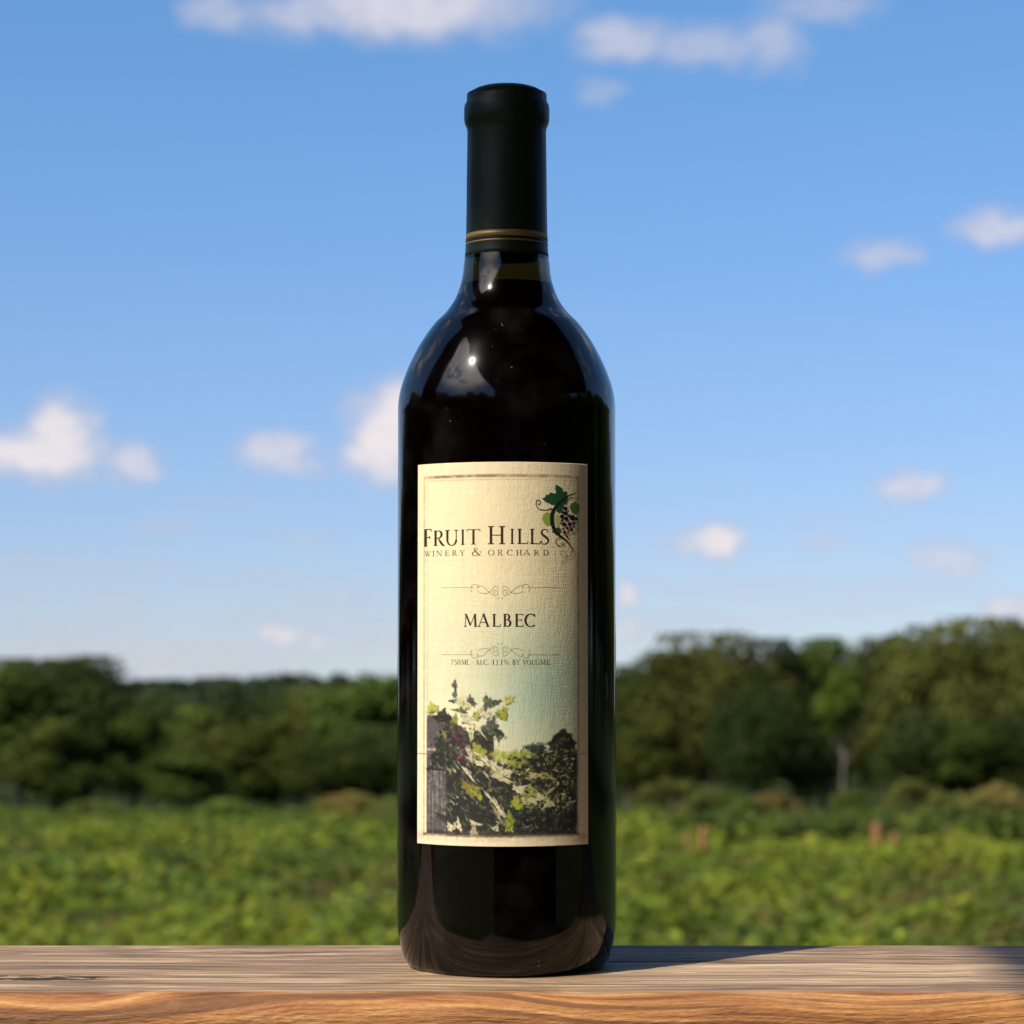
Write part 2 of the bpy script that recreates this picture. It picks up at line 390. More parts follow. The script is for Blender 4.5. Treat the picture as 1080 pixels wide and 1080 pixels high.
# around and behind the viewer: only the glass mirrors these
ring = []
for k in range(58):
    a = 62+k*(360-124)/57                    # compass angle from straight ahead, clockwise
    d_ = 48+8*math.sin(k*2.3); ring.append((d_*math.sin(R(a)), d_*math.cos(R(a)), 12.5+2.2*math.sin(k*1.7)))
ring += [(sg*q*math.sin(R(a)), q*math.cos(R(a)), h) for sg in (-1, 1) for a, q, h in ((25, 112, 12), (28.5, 105, 12), (32, 98, 13), (35.5, 92, 12), (39, 86, 13), (42.5, 80, 13), (46, 74, 12), (49.5, 68, 13), (53, 62, 12), (57, 56, 13), (61, 52, 13))]
for k, (x, y, h) in enumerate(ring):
    gz = float(ground_z(x, y)); tree(0, 0, 0, 0, (0, 3, 0, 2, 3)[k % 5], 'broadleaf tree standing beside or behind the porch, outside the view', 'trees around the porch', loc=(x, y, gz+h))

# far wooded hill, one mass
def far_woods():
    r = np.random.default_rng(31); C = []; N = []; K = []
    n = 2600
    d = r.uniform(230, 575, n); x = r.uniform(-.36, .36, n)*d; y = d
    h = r.uniform(9, 12.5, n); gz = ground_z(x, y)
    crest = np.interp(x/d*F+540, [-300, 130, 265, 292, 330, 372, 420, 560, 700, 1400], [720, 719, 714, 709, 712, 711, 707, 708, 712, 706])
    zmax = CAM.z-(crest-680)/F*d
    per = 46
    for i in range(n):
        rr = r.uniform(2.2, 4.2); q = unit(r, per); q[:, 2] = np.abs(q[:, 2])*1.1
        top = min(gz[i]+h[i], zmax[i]) if d[i] > 430 else gz[i]+h[i]*.9
        c = np.array([x[i], y[i], top-rr])
        C.append(c+q*rr*r.uniform(.8, 1.05, (per, 1))); N.append(q+r.normal(0, .4, (per, 3)))
        K.append(jitter_col(r, np.array((.026, .040, .016))*r.uniform(.75, 1.25), per, .15, .06))
    o = link('far_woods', quadmesh('far_woods', leaf_quads(np.concatenate(C), np.concatenate(N), 1.5, r, .8), np.concatenate(K)), m_leaf)
    tag(o, 'distant dark wooded hill seen over the meadow', 'woods', kind='stuff')
far_woods()

# ------------------------------------------------------------------ the overgrown meadow
def vnoise(x, y, seed, sc):
    r = np.random.default_rng(seed); a = r.uniform(0, 6.28, 24); k = r.normal(0, 1, (24, 2))/sc; o = 0
    for i in range(24): o = o+np.sin(k[i, 0]*x+k[i, 1]*y+a[i])
    return o/math.sqrt(12)
def meadow():
    r = np.random.default_rng(5); n = 15500
    d = 20*(127/20)**r.uniform(0, 1, n)**.82
    x = r.uniform(-.36, .36, n)*d; y = d
    patch = vnoise(x, y*.6, 1, 1.5); patch2 = vnoise(x, y*.6, 2, 4.); patch3 = vnoise(x*1., y*.4, 3, .6)
    gz = ground_z(x, y)
    keep = patch3 > -1.25; x, y, d, patch, patch2, patch3, gz = [q[keep] for q in (x, y, d, patch, patch2, patch3, gz)]
    n = len(x); hh = np.clip(.36+.22*patch+.15*patch3+r.normal(0, .08, n), .12, .95)*np.where(d > 88, .55, 1.)*np.where((d > 50) & (d < 62) & (x > 2.5), .5, 1.)
    rr = np.clip(.26+.003*d+r.normal(0, .06, n), .15, .9)
    per = 24
    q = unit(r, n*per).reshape(n, per, 3); q[:, :, 2] = np.abs(q[:, :, 2])
    rad = r.uniform(.55, 1.05, (n, per, 1))
    C = np.stack([x, y, gz], -1)[:, None, :]+q*rad*np.stack([rr, rr, hh], -1)[:, None, :]
    N = q*np.array([.8, .8, 1.2])+r.normal(0, .45, (n, per, 3))+np.array([0, 0, .5])
    size = np.repeat((.10+.0022*d)[:, None], per, 1)*r.uniform(.7, 1.3, (n, per))
    pal = np.array([(.094, .132, .013), (.160, .190, .016), (.064, .104, .013), (.22, .22, .022), (.115, .085, .024), (.038, .060, .011)])
    near = np.clip((80-d)/60, 0, 1)
    w_ = np.stack([np.ones(n)*1.0, np.exp(1.2*patch2+.8*patch)*(.2+.8*near), np.exp(-.9*patch2), np.exp(1.8*patch+.6*patch3)*.16*near, np.exp(-1.8*patch+.5*patch2)*.10, np.exp(-1.5*patch3)*.45], -1)
    w_ /= w_.sum(1, keepdims=True); ch = (w_.cumsum(1) < r.uniform(0, 1, (n, 1))).sum(1).clip(0, 5)
    base = (pal[ch]*.72+(w_@pal)*.28)*np.exp(r.normal(0, .12, (n, 1)))
    K = base[:, None, :]*np.exp(r.normal(0, .18, (n, per, 1)))*np.exp(r.normal(0, .08, (n, per, 3)))
    o = link('meadow_plants', quadmesh('meadow_plants', leaf_quads(C.reshape(-1, 3), N.reshape(-1, 3), size.ravel(), r), K.reshape(-1, 3)), m_cover)
    tag(o, 'dense sunlit green and yellow leafy ground cover filling the meadow', 'ground cover', kind='stuff')
meadow()

# shrubs at the far side of the meadow
def shrub_mesh(seed, cols):
    return crown_mesh('foliage', seed, 2.0, 3.2, 0.0, 34, leaves=3800, size=.16, cols=cols, top=.42, lmin=.07, lmax=.17)
SH = [shrub_mesh(301, ((.105, .125, .026), (.13, .145, .034))), shrub_mesh(302, ((.17, .12, .038), (.12, .12, .03))), shrub_mesh(303, ((.085, .13, .022), (.11, .15, .026)))]
stem_m = trunk_mesh('stem', 310, 2.0, .05, 5, 2.6)
for q in SH: q.materials.append(m_leaf)
stem_m.materials.append(m_bark)
def shrub(px, top, d, wpx, k, label):
    x, y, zt = photo_pt(px, top, d); gz = float(ground_z(x, y)); ws = wpx/F*d/3.2
    root = empty('shrub', (x, y, gz), random.uniform(0, 6), (ws, ws, max((zt+.25-gz)/2.0, .2)))
    for nm, me in (('foliage', SH[k]), ('stem', stem_m)):
        c = bpy.data.objects.new(nm, me); COL.objects.link(c); c.parent = root
    tag(root, label, 'shrub', 'shrubs along the far side of the meadow')
shrub(712, 828, 108, 100, 0, 'wide olive shrub at the meadow edge just right of the bottle')
shrub(770, 842, 112, 70, 2, 'green shrub right of the wide olive one')
shrub(817, 840, 113, 60, 1, 'rusty brown topped shrub under the black tree gap')
shrub(898, 838, 110, 60, 2, 'fresh green shrub below the pale tree trunk')
shrub(962, 828, 107, 74, 0, 'tall olive shrub left of the brown one near the right edge')
shrub(1052, 832, 104, 84, 1, 'brownish shrub near the right edge of the meadow')
shrub(1010, 844, 110, 70, 0, 'low olive shrub between the tall olive and brown shrubs')
shrub(372, 842, 100, 90, 1, 'brownish shrub left of the bottle at the meadow edge')
shrub(412, 848, 96, 70, 0, 'olive shrub touching the bottle outline on the left')
shrub(330, 856, 104, 70, 0, 'low olive shrub left of the brownish one')
shrub(98, 850, 108, 60, 0, 'small olive shrub under the high left trees')
shrub(238, 848, 108, 66, 2, 'fresh green shrub below the bright rounded tree')
shrub(30, 858, 112, 80, 2, 'low green shrub at the left edge of the meadow')
shrub(160, 860, 110, 60, 2, 'low green shrub between the two olive ones on the left')
shrub(500, 845, 105, 90, 0, 'olive shrub behind the bottle')
shrub(590, 842, 105, 90, 2, 'green shrub behind the right half of the bottle')

# grapevine rows on the right with weathered orange posts
m_post, t, b = mat('orange_wood', (.36, .13, .04), .8)
f1, _ = t.noise(t.mapping(t.new('ShaderNodeTexCoord').outputs['Object'], (30, 30, 3)), 2, 5, .6)
t.put(b.inputs['Base Color'], t.ramp(f1, [(.3, (.14, .06, .018)), (.7, (.30, .135, .04))]))
m_wire, _, _ = mat('wire', (.4, .4, .4), .4, Metallic=1.0)
def vine_row(px0, px1, top, d, label, seed):
    r = np.random.default_rng(seed); x0, y0, zt = photo_pt(px0, top, d); x1, _, _ = photo_pt(px1, top, d)
    gz = float(ground_z((x0+x1)/2, y0)); H = zt-gz
    root = empty('grapevine_row', ((x0+x1)/2, y0, gz)); L = x1-x0
    nC = int(L*5); C = []; N = []; K = []
    for i in range(nC):
        cx = r.uniform(-L/2, L/2); cz = H*r.uniform(.35, .88); rr = r.uniform(.16, .34); per = 26
        if math.sin(cx*1.7+seed)*math.sin(cx*.6) < -.55: continue
        q = unit(r, per); C.append(np.array([cx, r.normal(0, .1), cz])+q*rr*r.uniform(.7, 1.1, (per, 1))); N.append(q+r.normal(0, .5, (per, 3)))
        K.append(jitter_col(r, (.062, .098, .020) if r.uniform() < .7 else (.10, .14, .024), per, .2, .08))
    link('foliage', quadmesh('foliage', leaf_quads(np.concatenate(C), np.concatenate(N), .17, r, .85), np.concatenate(K)), m_leaf, root)
    k = 0; xx = -L/2
    while xx < L/2:
        V, Fs = [], []; tube(V, Fs, [(xx, 0, -.1), (xx+.05, .02, H*.4), (xx, 0, H*.75)], [.035, .028, .02], 6)
        link('stem', pymesh('stem', V, Fs), m_bark, root); xx += 1.9
    V, Fs = [], []
    for hz in (.55, .9): tube(V, Fs, [(-L/2, .02, H*hz), (0, .02, H*hz-.01), (L/2, .02, H*hz)], [.004]*3, 5)
    link('wire', pymesh('wire', V, Fs), m_wire, root)
    tag(root, label, 'vines', 'grapevine rows in the meadow')
vine_row(690, 1130, 852, 72, 'dark grapevine row farthest from the rail, right of the bottle', 3)
vine_row(760, 1130, 862, 63, 'nearest dark grapevine row, behind the orange posts', 9)
def post(px, top, bot, d, rad, label):
    x, y, zt = photo_pt(px, top, d); gz = float(ground_z(x, y)); H = zt-gz
    V, Fs = [], []; tube(V, Fs, [(0, 0, -.3), (0, 0, H*.5), (.01, 0, H-.03), (.01, 0, H)], [rad, rad*.97, rad*.95, rad*.8], 12)
    root = link('wooden_post', pymesh('wooden_post', V, Fs), m_post); root.location = (x, y, gz); root.rotation_euler.y = random.uniform(-.05, .05)
    tag(root, label, 'post', 'orange wooden posts by the vines')
post(925, 868, 905, 59, .14, 'brightest orange wooden post, in front of the vine row on the right')
post(944, 878, 905, 60, .09, 'short orange wooden post directly right of the brightest one')
post(742, 872, 905, 59, .11, 'orange brown post nearest the bottle')
post(726, 879, 905, 60, .07, 'thin short brown post left of the one nearest the bottle')

# ------------------------------------------------------------------ the porch (its roof shades the right end of the rail and shows in the glass)
def plank_mat(name, c0, c1, sc=(2, 30, 30), rough=.75):
    m, t, b = mat(name, rough=rough)
    f, _ = t.noise(t.mapping(t.new('ShaderNodeTexCoord').outputs['Object'], sc), 2.0, 6, .6, .4)
    t.put(b.inputs['Base Color'], t.ramp(f, [(.3, c0), (.7, c1)]))
    bp = t.new('ShaderNodeBump'); bp.inputs['Strength'].default_value = .3; bp.inputs['Distance'].default_value = .002
    t.put(bp.inputs['Height'], f); t.put(b.inputs['Normal'], bp.outputs[0]); return m
m_deck = plank_mat('deck_boards', (.10, .075, .05), (.17, .13, .095), (30, 2, 30))
m_dark = plank_mat('dark_stained_wood', (.02, .014, .010), (.035, .025, .018))
m_siding = plank_mat('dark_siding', (.035, .028, .022), (.05, .04, .032))
m_metal, _, _ = mat('handle_metal', (.3, .3, .3), .3, Metallic=1.0)
m_pane, _, _ = mat('dark_pane', (.01, .012, .014), .03)
EDGE = -.974; RZ = 1.6
house = empty('house', (0, -4, -1.0)); tag(house, 'dark timber porch and house wall behind the viewer, reflected in the bottle', 'house')
def hb(name, L, m, parent=None, bev=.004):
    o = boxes(name, [(a, b_, c+4, d+4, e+1, f_+1) for (a, b_, c, d, e, f_) in L] if (parent is None) else L, m, parent or house, bev); return o
hb('wall', [(-.9, 5.2, -4.2, -4.0, -1+.25*i, -1+.25*i+.246) for i in range(11)], m_siding)
hb('porch_roof', [(EDGE, 5.3, -4.3+.2*i, -4.3+.2*i+.197, RZ, RZ+.03) for i in range(24)]+[(EDGE+.001, 5.3, -4.3, .46, RZ+.032, RZ+.2)], m_dark)
hb('beam', [(EDGE+.05, 5.2, -.12, .08, RZ-.22, RZ-.004)], m_dark)
hb('column', [(-1.10, -.80, -.15, .15, -1.0, RZ-.226)], m_dark)
dr = hb('door', [(1.6, 2.5, -3.995, -3.95, -.98, 1.05)], m_dark)
boxes('handle', [(2.36, 2.42, .051, .09, .95, 1.12)], m_metal, dr, .003)
wn = hb('window', [(-.3, 1.1, -3.995, -3.94, .2, 1.25)], m_dark)
boxes('pane', [(-.22, 1.02, .0605, .066, 1.28, 2.17)], m_pane, wn, 0)
dk = boxes('deck', [(-1.2, 5.3, -4.25+.145*i, -4.25+.145*i+.139, -1.04, -1.0) for i in range(30)], m_deck, None, .003); tag(dk, kind='structure')

# ------------------------------------------------------------------ the rail
m_rail, t, b = mat('weathered_rail', rough=.7)
oc = t.new('ShaderNodeTexCoord').outputs['Object']
sp = t.new('ShaderNodeSeparateXYZ'); t.put(sp.inputs[0], oc)
wav, _ = t.noise(t.mapping(oc, (5, 14, 14)), 1.0, 3, .5)
warp = t.new('ShaderNodeCombineXYZ'); t.put(warp.inputs[0], 0.0)
t.put(warp.inputs[1], t.math('MULTIPLY', t.math('SUBTRACT', wav, .5), .03)); kz = t.math('MULTIPLY', t.math('SUBTRACT', wav, .5), .02)
for x0_, wd_, am_ in ((-.150, .045, .0032), (-.008, .03, -.0022), (.118, .04, .0028)):    # grain swings round hidden knots
    kz = t.math('ADD', kz, t.math('MULTIPLY', t.math('EXPONENT', t.math('MULTIPLY', t.math('POWER', t.math('ABSOLUTE', t.math('DIVIDE', t.math('SUBTRACT', sp.outputs[0], x0_), wd_)), 2.0), -1.0)), am_))
t.put(warp.inputs[2], kz)
ow = t.vmath('ADD', oc, warp.outputs[0])
g1, _ = t.noise(t.mapping(ow, (5.5, 270, 240)), 1.0, 3, .6)         # fine fibres
g2, _ = t.noise(t.mapping(ow, (1.2, 95, 90)), 1.0, 3, .6)           # growth bands
g3, _ = t.noise(t.mapping(oc, (14, 40, 40)), 1.0, 5, .6)             # blotches
g4, _ = t.noise(t.mapping(oc, (160, 900, 900)), 1.0, 3, .6)          # short flecks
g5, _ = t.noise(t.mapping(ow, (6, 800, 600)), 1.0, 3, .7)
g6, _ = t.noise(t.mapping(ow, (16, 260, 240), loc=(5, 2, 0)), 1.0, 3, .6)
top = t.ramp(t.math('MULTIPLY_ADD', t.math('SUBTRACT', g5, .5), .55, t.math('MULTIPLY_ADD', g1, .55, t.math('MULTIPLY', g2, .45))), [(.34, (.06, .036, .019)), (.43, (.18, .110, .062)), (.50, (.28, .178, .100)), (.57, (.41, .275, .158)), (.66, (.66, .47, .29))])
top = t.mix(t.mapr(g6, .58, .67, 0, .8), top, (.07, .045, .03, 1))
top = t.mix(t.mapr(g3, .45, .7, 0, .35), top, (.27, .18, .115, 1))
fr1, _ = t.noise(t.mapping(ow, (5, 300, 520)), 1.0, 6, .68)
fr2, _ = t.noise(t.mapping(ow, (2.6, 120, 420), loc=(3, 0, 0)), 1.0, 5, .6)
front = t.ramp(fr1, [(.32, (.10, .032, .009)), (.42, (.26, .098, .026)), (.51, (.39, .165, .046)), (.60, (.50, .24, .078)), (.74, (.64, .38, .15))])
front = t.mix(t.mapr(fr2, .53, .61, 0, .75), front, (.11, .040, .014, 1))
f7, _ = t.noise(t.mapping(oc, (400, 1500, 1500)), 1.0, 3, .7); front = t.mix(t.mapr(f7, .35, .65, .30, 0), front, (.12, .05, .02, 1))
front = t.mix(t.mapr(g3, .55, .72, 0, .7), front, (.46, .25, .12, 1))
edge_n, _ = t.noise(t.mapping(oc, (14, 60, 60)), 1.0, 6, .65)
# worn orange wood begins where the top rolls over to the front (board front at y = -0.080)
edge = t.mapr(t.math('ADD', sp.outputs[1], t.math('MULTIPLY', t.math('SUBTRACT', edge_n, .5), .022)), -.0630, -.0675)
col = t.mix(edge, top, front)
col = t.mix(t.mapr(g4, .64, .78, 0, .16), col, (.70, .60, .48, 1))
# knot split near the left end of the view
kx = t.math('DIVIDE', t.math('ADD', sp.outputs[0], .168), .042); 
kn, _ = t.noise(t.mapping(oc, (90, 260, 260)), 1.0, 4, .6)
ky = t.math('DIVIDE', t.math('ADD', t.math('ADD', sp.outputs[1], .0335), t.math('MULTIPLY', t.math('SUBTRACT', kn, .5), .012)), .0062)
kd = t.math('SQRT', t.math('ADD', t.math('POWER', kx, 2.0), t.math('POWER', ky, 2.0)))
col = t.mix(t.mapr(kd, 1.6, .9, 0, .75), col, (.40, .23, .10, 1))
col = t.mix(t.math('MULTIPLY', t.mapr(kd, 1.25, .95), t.mapr(kn, .45, .50)), col, (.015, .012, .008, 1))
t.put(b.inputs['Base Color'], col)
t.put(b.inputs['Roughness'], t.mapr(g1, .3, .7, .85, .6, False))
bp = t.new('ShaderNodeBump'); bp.inputs['Strength'].default_value = .8; bp.inputs['Distance'].default_value = .0011
t.put(bp.inputs['Height'], t.math('ADD', t.math('MULTIPLY_ADD', g1, 1.0, t.math('MULTIPLY', g4, .9)), t.mapr(kd, 1.1, .6, 0, -1.2))); t.put(b.inputs['Normal'], bp.outputs[0])

rail = empty('deck_rail', (0, 0, 0)); tag(rail, 'weathered wooden deck rail, grey on top with orange front edge, carrying the bottle', 'railing')
Y0, Y1, TH, RD = -.0735, .0525, .038, .0085      # front, back, thickness, rounded corner
sec = [(Y0+RD+(Y1-.003-Y0-RD)*k/40, 0.0) for k in range(41)]
sec += [(Y1-.003+.003*math.sin(a), -.003+.003*math.cos(a)) for a in np.linspace(.2, math.pi/2, 6)]
sec += [(Y1-.003+.003*math.cos(a), -TH+.003-.003*math.sin(a)) for a in np.linspace(0, math.pi/2, 5)]
sec += [(Y0+RD-RD*math.sin(a), -TH+RD-RD*math.cos(a)) for a in np.linspace(0, math.pi/2, 6)]
sec += [(Y0+RD-RD*math.cos(a), -RD+RD*math.sin(a)) for a in np.linspace(.05, math.pi/2, 11)]
xr = np.unique(np.concatenate([np.linspace(-.80, -.26, 30), np.linspace(-.26, .26, 620), np.linspace(.26, 5.1, 200)]))
S = np.array(sec); P = np.zeros((len(xr), len(S), 3)); P[:, :, 0] = xr[:, None]; P[:, :, 1] = S[:, 0]; P[:, :, 2] = S[:, 1]
hh = vnoise(P[:, :, 0]*.05, P[:, :, 1], 44, .0016)*.00005+vnoise(P[:, :, 0]*.1, P[:, :, 1], 45, .006)*.00006
onT = (P[:, :, 2] > -RD*.9)
P[:, :, 2] += np.where(onT, hh-.0001, 0)
P[:, :, 1] += np.where(onT & (P[:, :, 1] < Y0+RD), hh, 0)
link('top_board', gridmesh('top_board', P), m_rail, rail, True)
m_railw = plank_mat('rail_wood', (.16, .11, .075), (.3, .22, .16), (30, 30, 2))
for k in range(4): boxes('post', [(-.70+1.9*k, -.61+1.9*k, -.045, .045, -1.0, -TH-.001)], m_railw, rail)
boxes('lower_rail', [(-.80, 5.1, -.02, .02, -.90, -.862)], m_railw, rail)
for k in range(45):
    x = -.55+.125*k
    if min(abs(x+.655-1.9*j) for j in range(4)) < .07: continue
    boxes('baluster', [(x-.018, x+.018, -.0195, .0195, -.861, -TH-.001)], m_railw, rail, .002)

# ------------------------------------------------------------------ the bottle
CX = 534.5
def zs(y, r=0.0):                             # height of photo row y at the near side of radius r
    return CAM.z+(.8205-r)*math.tan(R(PITCH)+math.atan((540-y)/F))
def rw(hw, y):
    z = zs(y); Zc = .8205*math.cos(R(PITCH))+(z-CAM.z)*math.sin(R(PITCH)); return 1.012*hw/F*Zc
RB = .03700
bottle = empty('wine_bottle', (0, -.0025, 0), 0); tag(bottle, 'tall dark red wine bottle with cream label and black-green foil cap standing on the rail', 'bottle')
m_glass, t, b = mat('dark_bottle_glass', (.27, .19, .07), .07, **{'Transmission Weight': 1.0, 'IOR': 1.44, 'Coat Weight': .05, 'Coat Roughness': .22})
oc = t.new('ShaderNodeTexCoord').outputs['Object']
dn, _ = t.noise(oc, 900, 2, .5); dn2, _ = t.noise(oc, 60, 3, .6)
bpn = t.new('ShaderNodeBump'); bpn.inputs['Strength'].default_value = .05; bpn.inputs['Distance'].default_value = .0006
wv, _ = t.noise(t.mapping(oc, (40, 40, 18)), 1.0, 2, .5); t.put(bpn.inputs['Height'], wv); t.put(b.inputs['Normal'], bpn.outputs[0])
va = t.new('ShaderNodeVolumeAbsorption'); va.inputs[0].default_value = (.34, .16, .03, 1); va.inputs[1].default_value = 110; t.l.new(va.outputs[0], m_glass.node_tree.nodes['Material Output'].inputs['Volume'])
dust = t.new('ShaderNodeBsdfDiffuse'); dust.inputs[0].default_value = (.5, .47, .42, 1)
msk = t.math('ADD', t.math('MULTIPLY', t.mapr(dn, .76, .79), .5), t.mapr(dn2, .45, .75, .0, .010))
mx = t.new('ShaderNodeMixShader'); t.put(mx.inputs[0], msk); t.l.new(b.outputs[0], mx.inputs[1]); t.l.new(dust.outputs[0], mx.inputs[2])
t.l.new(mx.outputs[0], m_glass.node_tree.nodes['Material Output'].inputs[0])
shoulder = [(442, 114.6), (430, 113.8), (417, 111.8), (405, 108.8), (392, 104.2), (380, 98.8), (367, 92.2), (355, 84.8), (342, 75.3), (330, 63.5), (317, 54.6), (305, 49.6), (292, 46.2), (278, 44.6), (265, 42.6)]
outer = [(0, .016), (.008, .0155), (.018, .011), (.0235, .004), (.0262, .0006), (.0305, 0), (.0324, .0002), (.0339, .0016), (.0351, .0045), (.0361, .0088), (.0368, .0135), (RB, .019), (RB, .026)]
outer = smooth_prof(outer, 6)
sh = smooth_prof([(min(rw(h, y), RB), zs(y)) for y, h in shoulder], 5)
body_mid = [(RB, .026+(sh[0][1]-.026)*k/12) for k in range(1, 12)]
up = [(sh[-1][0], sh[-1][1]), (.0128, .252), (.0128, .285)]
outer_p = outer+body_mid+sh+up[1:]
TW = .0028
inner_p = [(.0095, .285), (.0095, .252)]+[(max(r-TW-.0006, .0095), z-.0006) for r, z in reversed(sh)]+[(RB-TW, .026+(sh[0][1]-.026)*k/12) for k in range(11, 0, -1)]
inner_p += smooth_prof([(RB-TW, .026), (RB-TW-.0008, .014), (RB-TW-.0035, .0085), (.026, .008), (.020, .0145), (.010, .020), (0, .0215)], 5)
link('glass_body', lathe('glass_body', outer_p+inner_p, 160), m_glass, bottle, True)
WL = zs(298, .011)
m_wine, t, b = mat('red_wine', (.010, .0016, .002), .0, **{'IOR': 1.34, 'Specular IOR Level': .05})
wp = [(r+.0005, z-.0004) for r, z in inner_p if z < WL]
wp = [(0, WL), (wp[0][0]-.001, WL), (wp[0][0], WL+.0005)]+wp
link('wine', lathe('wine', wp, 160), m_wine, bottle, True)
m_cork, t, b = mat('cork', (.42, .26, .13), .9)
f1, _ = t.noise(t.new('ShaderNodeTexCoord').outputs['Object'], 500, 5, .6); t.put(b.inputs['Base Color'], t.ramp(f1, [(.35, (.2, .11, .05)), (.6, (.5, .33, .18))]))
link('cork', lathe('cork', [(0, .2425), (.0088, .2425), (.0093, .243), (.0093, .284), (0, .284)], 64), m_cork, bottle, True)
m_foil, t, b = mat('foil_cap', (.0095, .015, .0095), .42)
b.inputs['Specular IOR Level'].default_value = .2
oc = t.new('ShaderNodeTexCoord').outputs['Object']
f1, _ = t.noise(t.mapping(oc, (330, 330, 38)), 1.0, 4, .6)
bpn = t.new('ShaderNodeBump'); bpn.inputs['Strength'].default_value = .4; bpn.inputs['Distance'].default_value = .0005
t.put(bpn.inputs['Height'], f1); t.put(b.inputs['Normal'], bpn.outputs[0]); t.put(b.inputs['Roughness'], t.mapr(f1, .3, .7, .36, .52, False))
capy = [(272, 43.9), (268, 43.4), (262, 42.9), (248, 42.4), (225, 42.0), (203, 41.8), (170, 41.4), (140, 41.0), (136, 41.4), (131, 43.6), (127, 44.4), (121, 44.5), (115, 44.4), (111.5, 43.9), (108.5, 42.0), (106, 41.7), (100, 41.5)]
cp = [(rw(h, y), zs(y)) for y, h in capy]
cp = [(cp[0][0]-.0004, cp[0][1]-.0001)]+cp; zt = zs(87.5, .0125)
cp += [(rw(h, y), zs(y, rw(h, y))) for y, h in ((93.5, 40.6), (91, 39.4), (89.0, 37.2), (87.8, 34.0), (87.2, 30.0))]; cp += [(0, cp[-1][1]+.00005)]
foil = link('foil_cap', lathe('foil_cap', [(cp[0][0]-.0003, cp[0][1]+.012)]+cp, 128), m_foil, bottle, True)
m_gold, t, b = mat('gold_band', (.30, .20, .075), .5, Metallic=.6)
def band(ya, yb, nm):
    za, zb = zs(ya, .0137), zs(yb, .0137); zz_ = [q[1] for q in cp[:12]]; rr_ = [q[0] for q in cp[:12]]
    ra = float(np.interp(za, zz_, rr_))+.00008; rb = float(np.interp(zb, zz_, rr_))+.00008
    link(nm, lathe(nm, [(rb-.0003, zb), (rb, zb), (ra, za), (ra-.0003, za)], 128), m_gold, foil, True)
band(241.5, 248, 'gold_band'); band(251.2, 252.8, 'gold_band')

# ---- label: printed picture kept as per-vertex ink on the paper, in label coordinates (u: 441..620, v: 487..893)
U0, U1, V0, V1 = 441.0, 620.0, 487.0, 893.0
ZT, ZB = .1668, .0425
def onlabel(u, v, off=0.0):
    q_ = (np.asarray(u, float)-CX)/F; th = np.arcsin(q_*F/114.5)
    for _ in range(4): th = np.arcsin(np.clip(q_*(.819-RB*np.cos(th))/RB, -.95, .95))
    z = ZT+(np.asarray(v, float)-V0)/(V1-V0)*(ZB-ZT)
    rr = RB+.00012+off
    return np.stack([rr*np.sin(th), -rr*np.cos(th), z], -1)
SC = 1.9
nu, nv = int((U1-U0)*SC), int((V1-V0)*SC)
UU, VV = np.meshgrid(np.linspace(U0, U1, nu), np.linspace(V0, V1, nv), indexing='ij')
def srgb(*c): c = np.array(c)/255.; return np.where(c < .04, c/12.92, ((c+.055)/1.055)**2.4)
def fnoise(sc, seed, oct=4, ax=1., ay=1.):
    r = np.random.default_rng(seed); out = 0; amp = 1; tot = 0
    for o in range(oct):
        s = sc/2**o; gu = int((U1-U0)/s*ax)+4; gv = int((V1-V0)/s*ay)+4
        G = r.uniform(-1, 1, (gu, gv)); x = (UU-U0)/s*ax; y = (VV-V0)/s*ay
        i = np.clip(x.astype(int), 0, gu-2); j = np.clip(y.astype(int), 0, gv-2); fx = x-i; fy = y-j
        fx = fx*fx*(3-2*fx); fy = fy*fy*(3-2*fy)
        out = out+amp*(G[i, j]*(1-fx)*(1-fy)+G[i+1, j]*fx*(1-fy)+G[i, j+1]*(1-fx)*fy+G[i+1, j+1]*fx*fy); tot += amp; amp *= .55
    return out/tot
IMG = np.zeros((nu, nv, 3)); IMG[:] = srgb(231, 214, 172)
def over(mask, c): 
    global IMG
    IMG = IMG*(1-mask[..., None])+np.asarray(c)*mask[..., None]
sm = lambda x, a, b_: (lambda q: q*q*(3-2*q))(np.clip((x-a)/(b_-a), 0, 1))
n_big = fnoise(70, 1); n_mid = fnoise(18, 2); n_fin = fnoise(3, 3, 3)
over(sm(VV+n_big*30, 590, 700)*.65, srgb(200, 202, 168))
over(np.exp(-(((UU-572)/58)**2+((VV-728)/62)**2))*.62, srgb(134, 176, 158))
over(np.exp(-(((UU-470)/60)**2+((VV-780)/60)**2))*.4, srgb(232, 222, 180))
over(np.clip(n_mid*.5+n_fin*.25, 0, 1)*.35, srgb(205, 182, 138))
# warm unprinted margin
frame_in = sm(UU, 447, 449)*sm(UU, 612, 610)*sm(VV, 499, 501)*sm(VV, 884, 881)
over((1-frame_in)*.8, srgb(232, 212, 174))
def bar(u0, u1, v0, v1, c, a, worn=.5, soft=.7):
    m_ = sm(UU, u0-soft, u0+soft)*sm(UU, u1+soft, u1-soft)*sm(VV, v0-soft, v0+soft)*sm(VV, v1+soft, v1-soft)
    over(m_*a*np.clip(1-worn+worn*(n_fin+n_mid+.5), 0, 1), c)
BR = srgb(120, 86, 54)
bar(447.5, 610, 500.0, 503.2, BR, .85); bar(450, 608, 505.2, 506.0, BR, .6); bar(447, 448.6, 500, 884, BR, .6); bar(451, 451.8, 505, 880, BR, .45)
bar(608.6, 611, 500, 884, BR, .75); bar(606, 606.8, 505, 880, BR, .5); bar(447.5, 611, 880.5, 883.5, srgb(60, 44, 34), .85, .35)
bar(447, 610, 591.0, 591.7, BR, .30, .8)
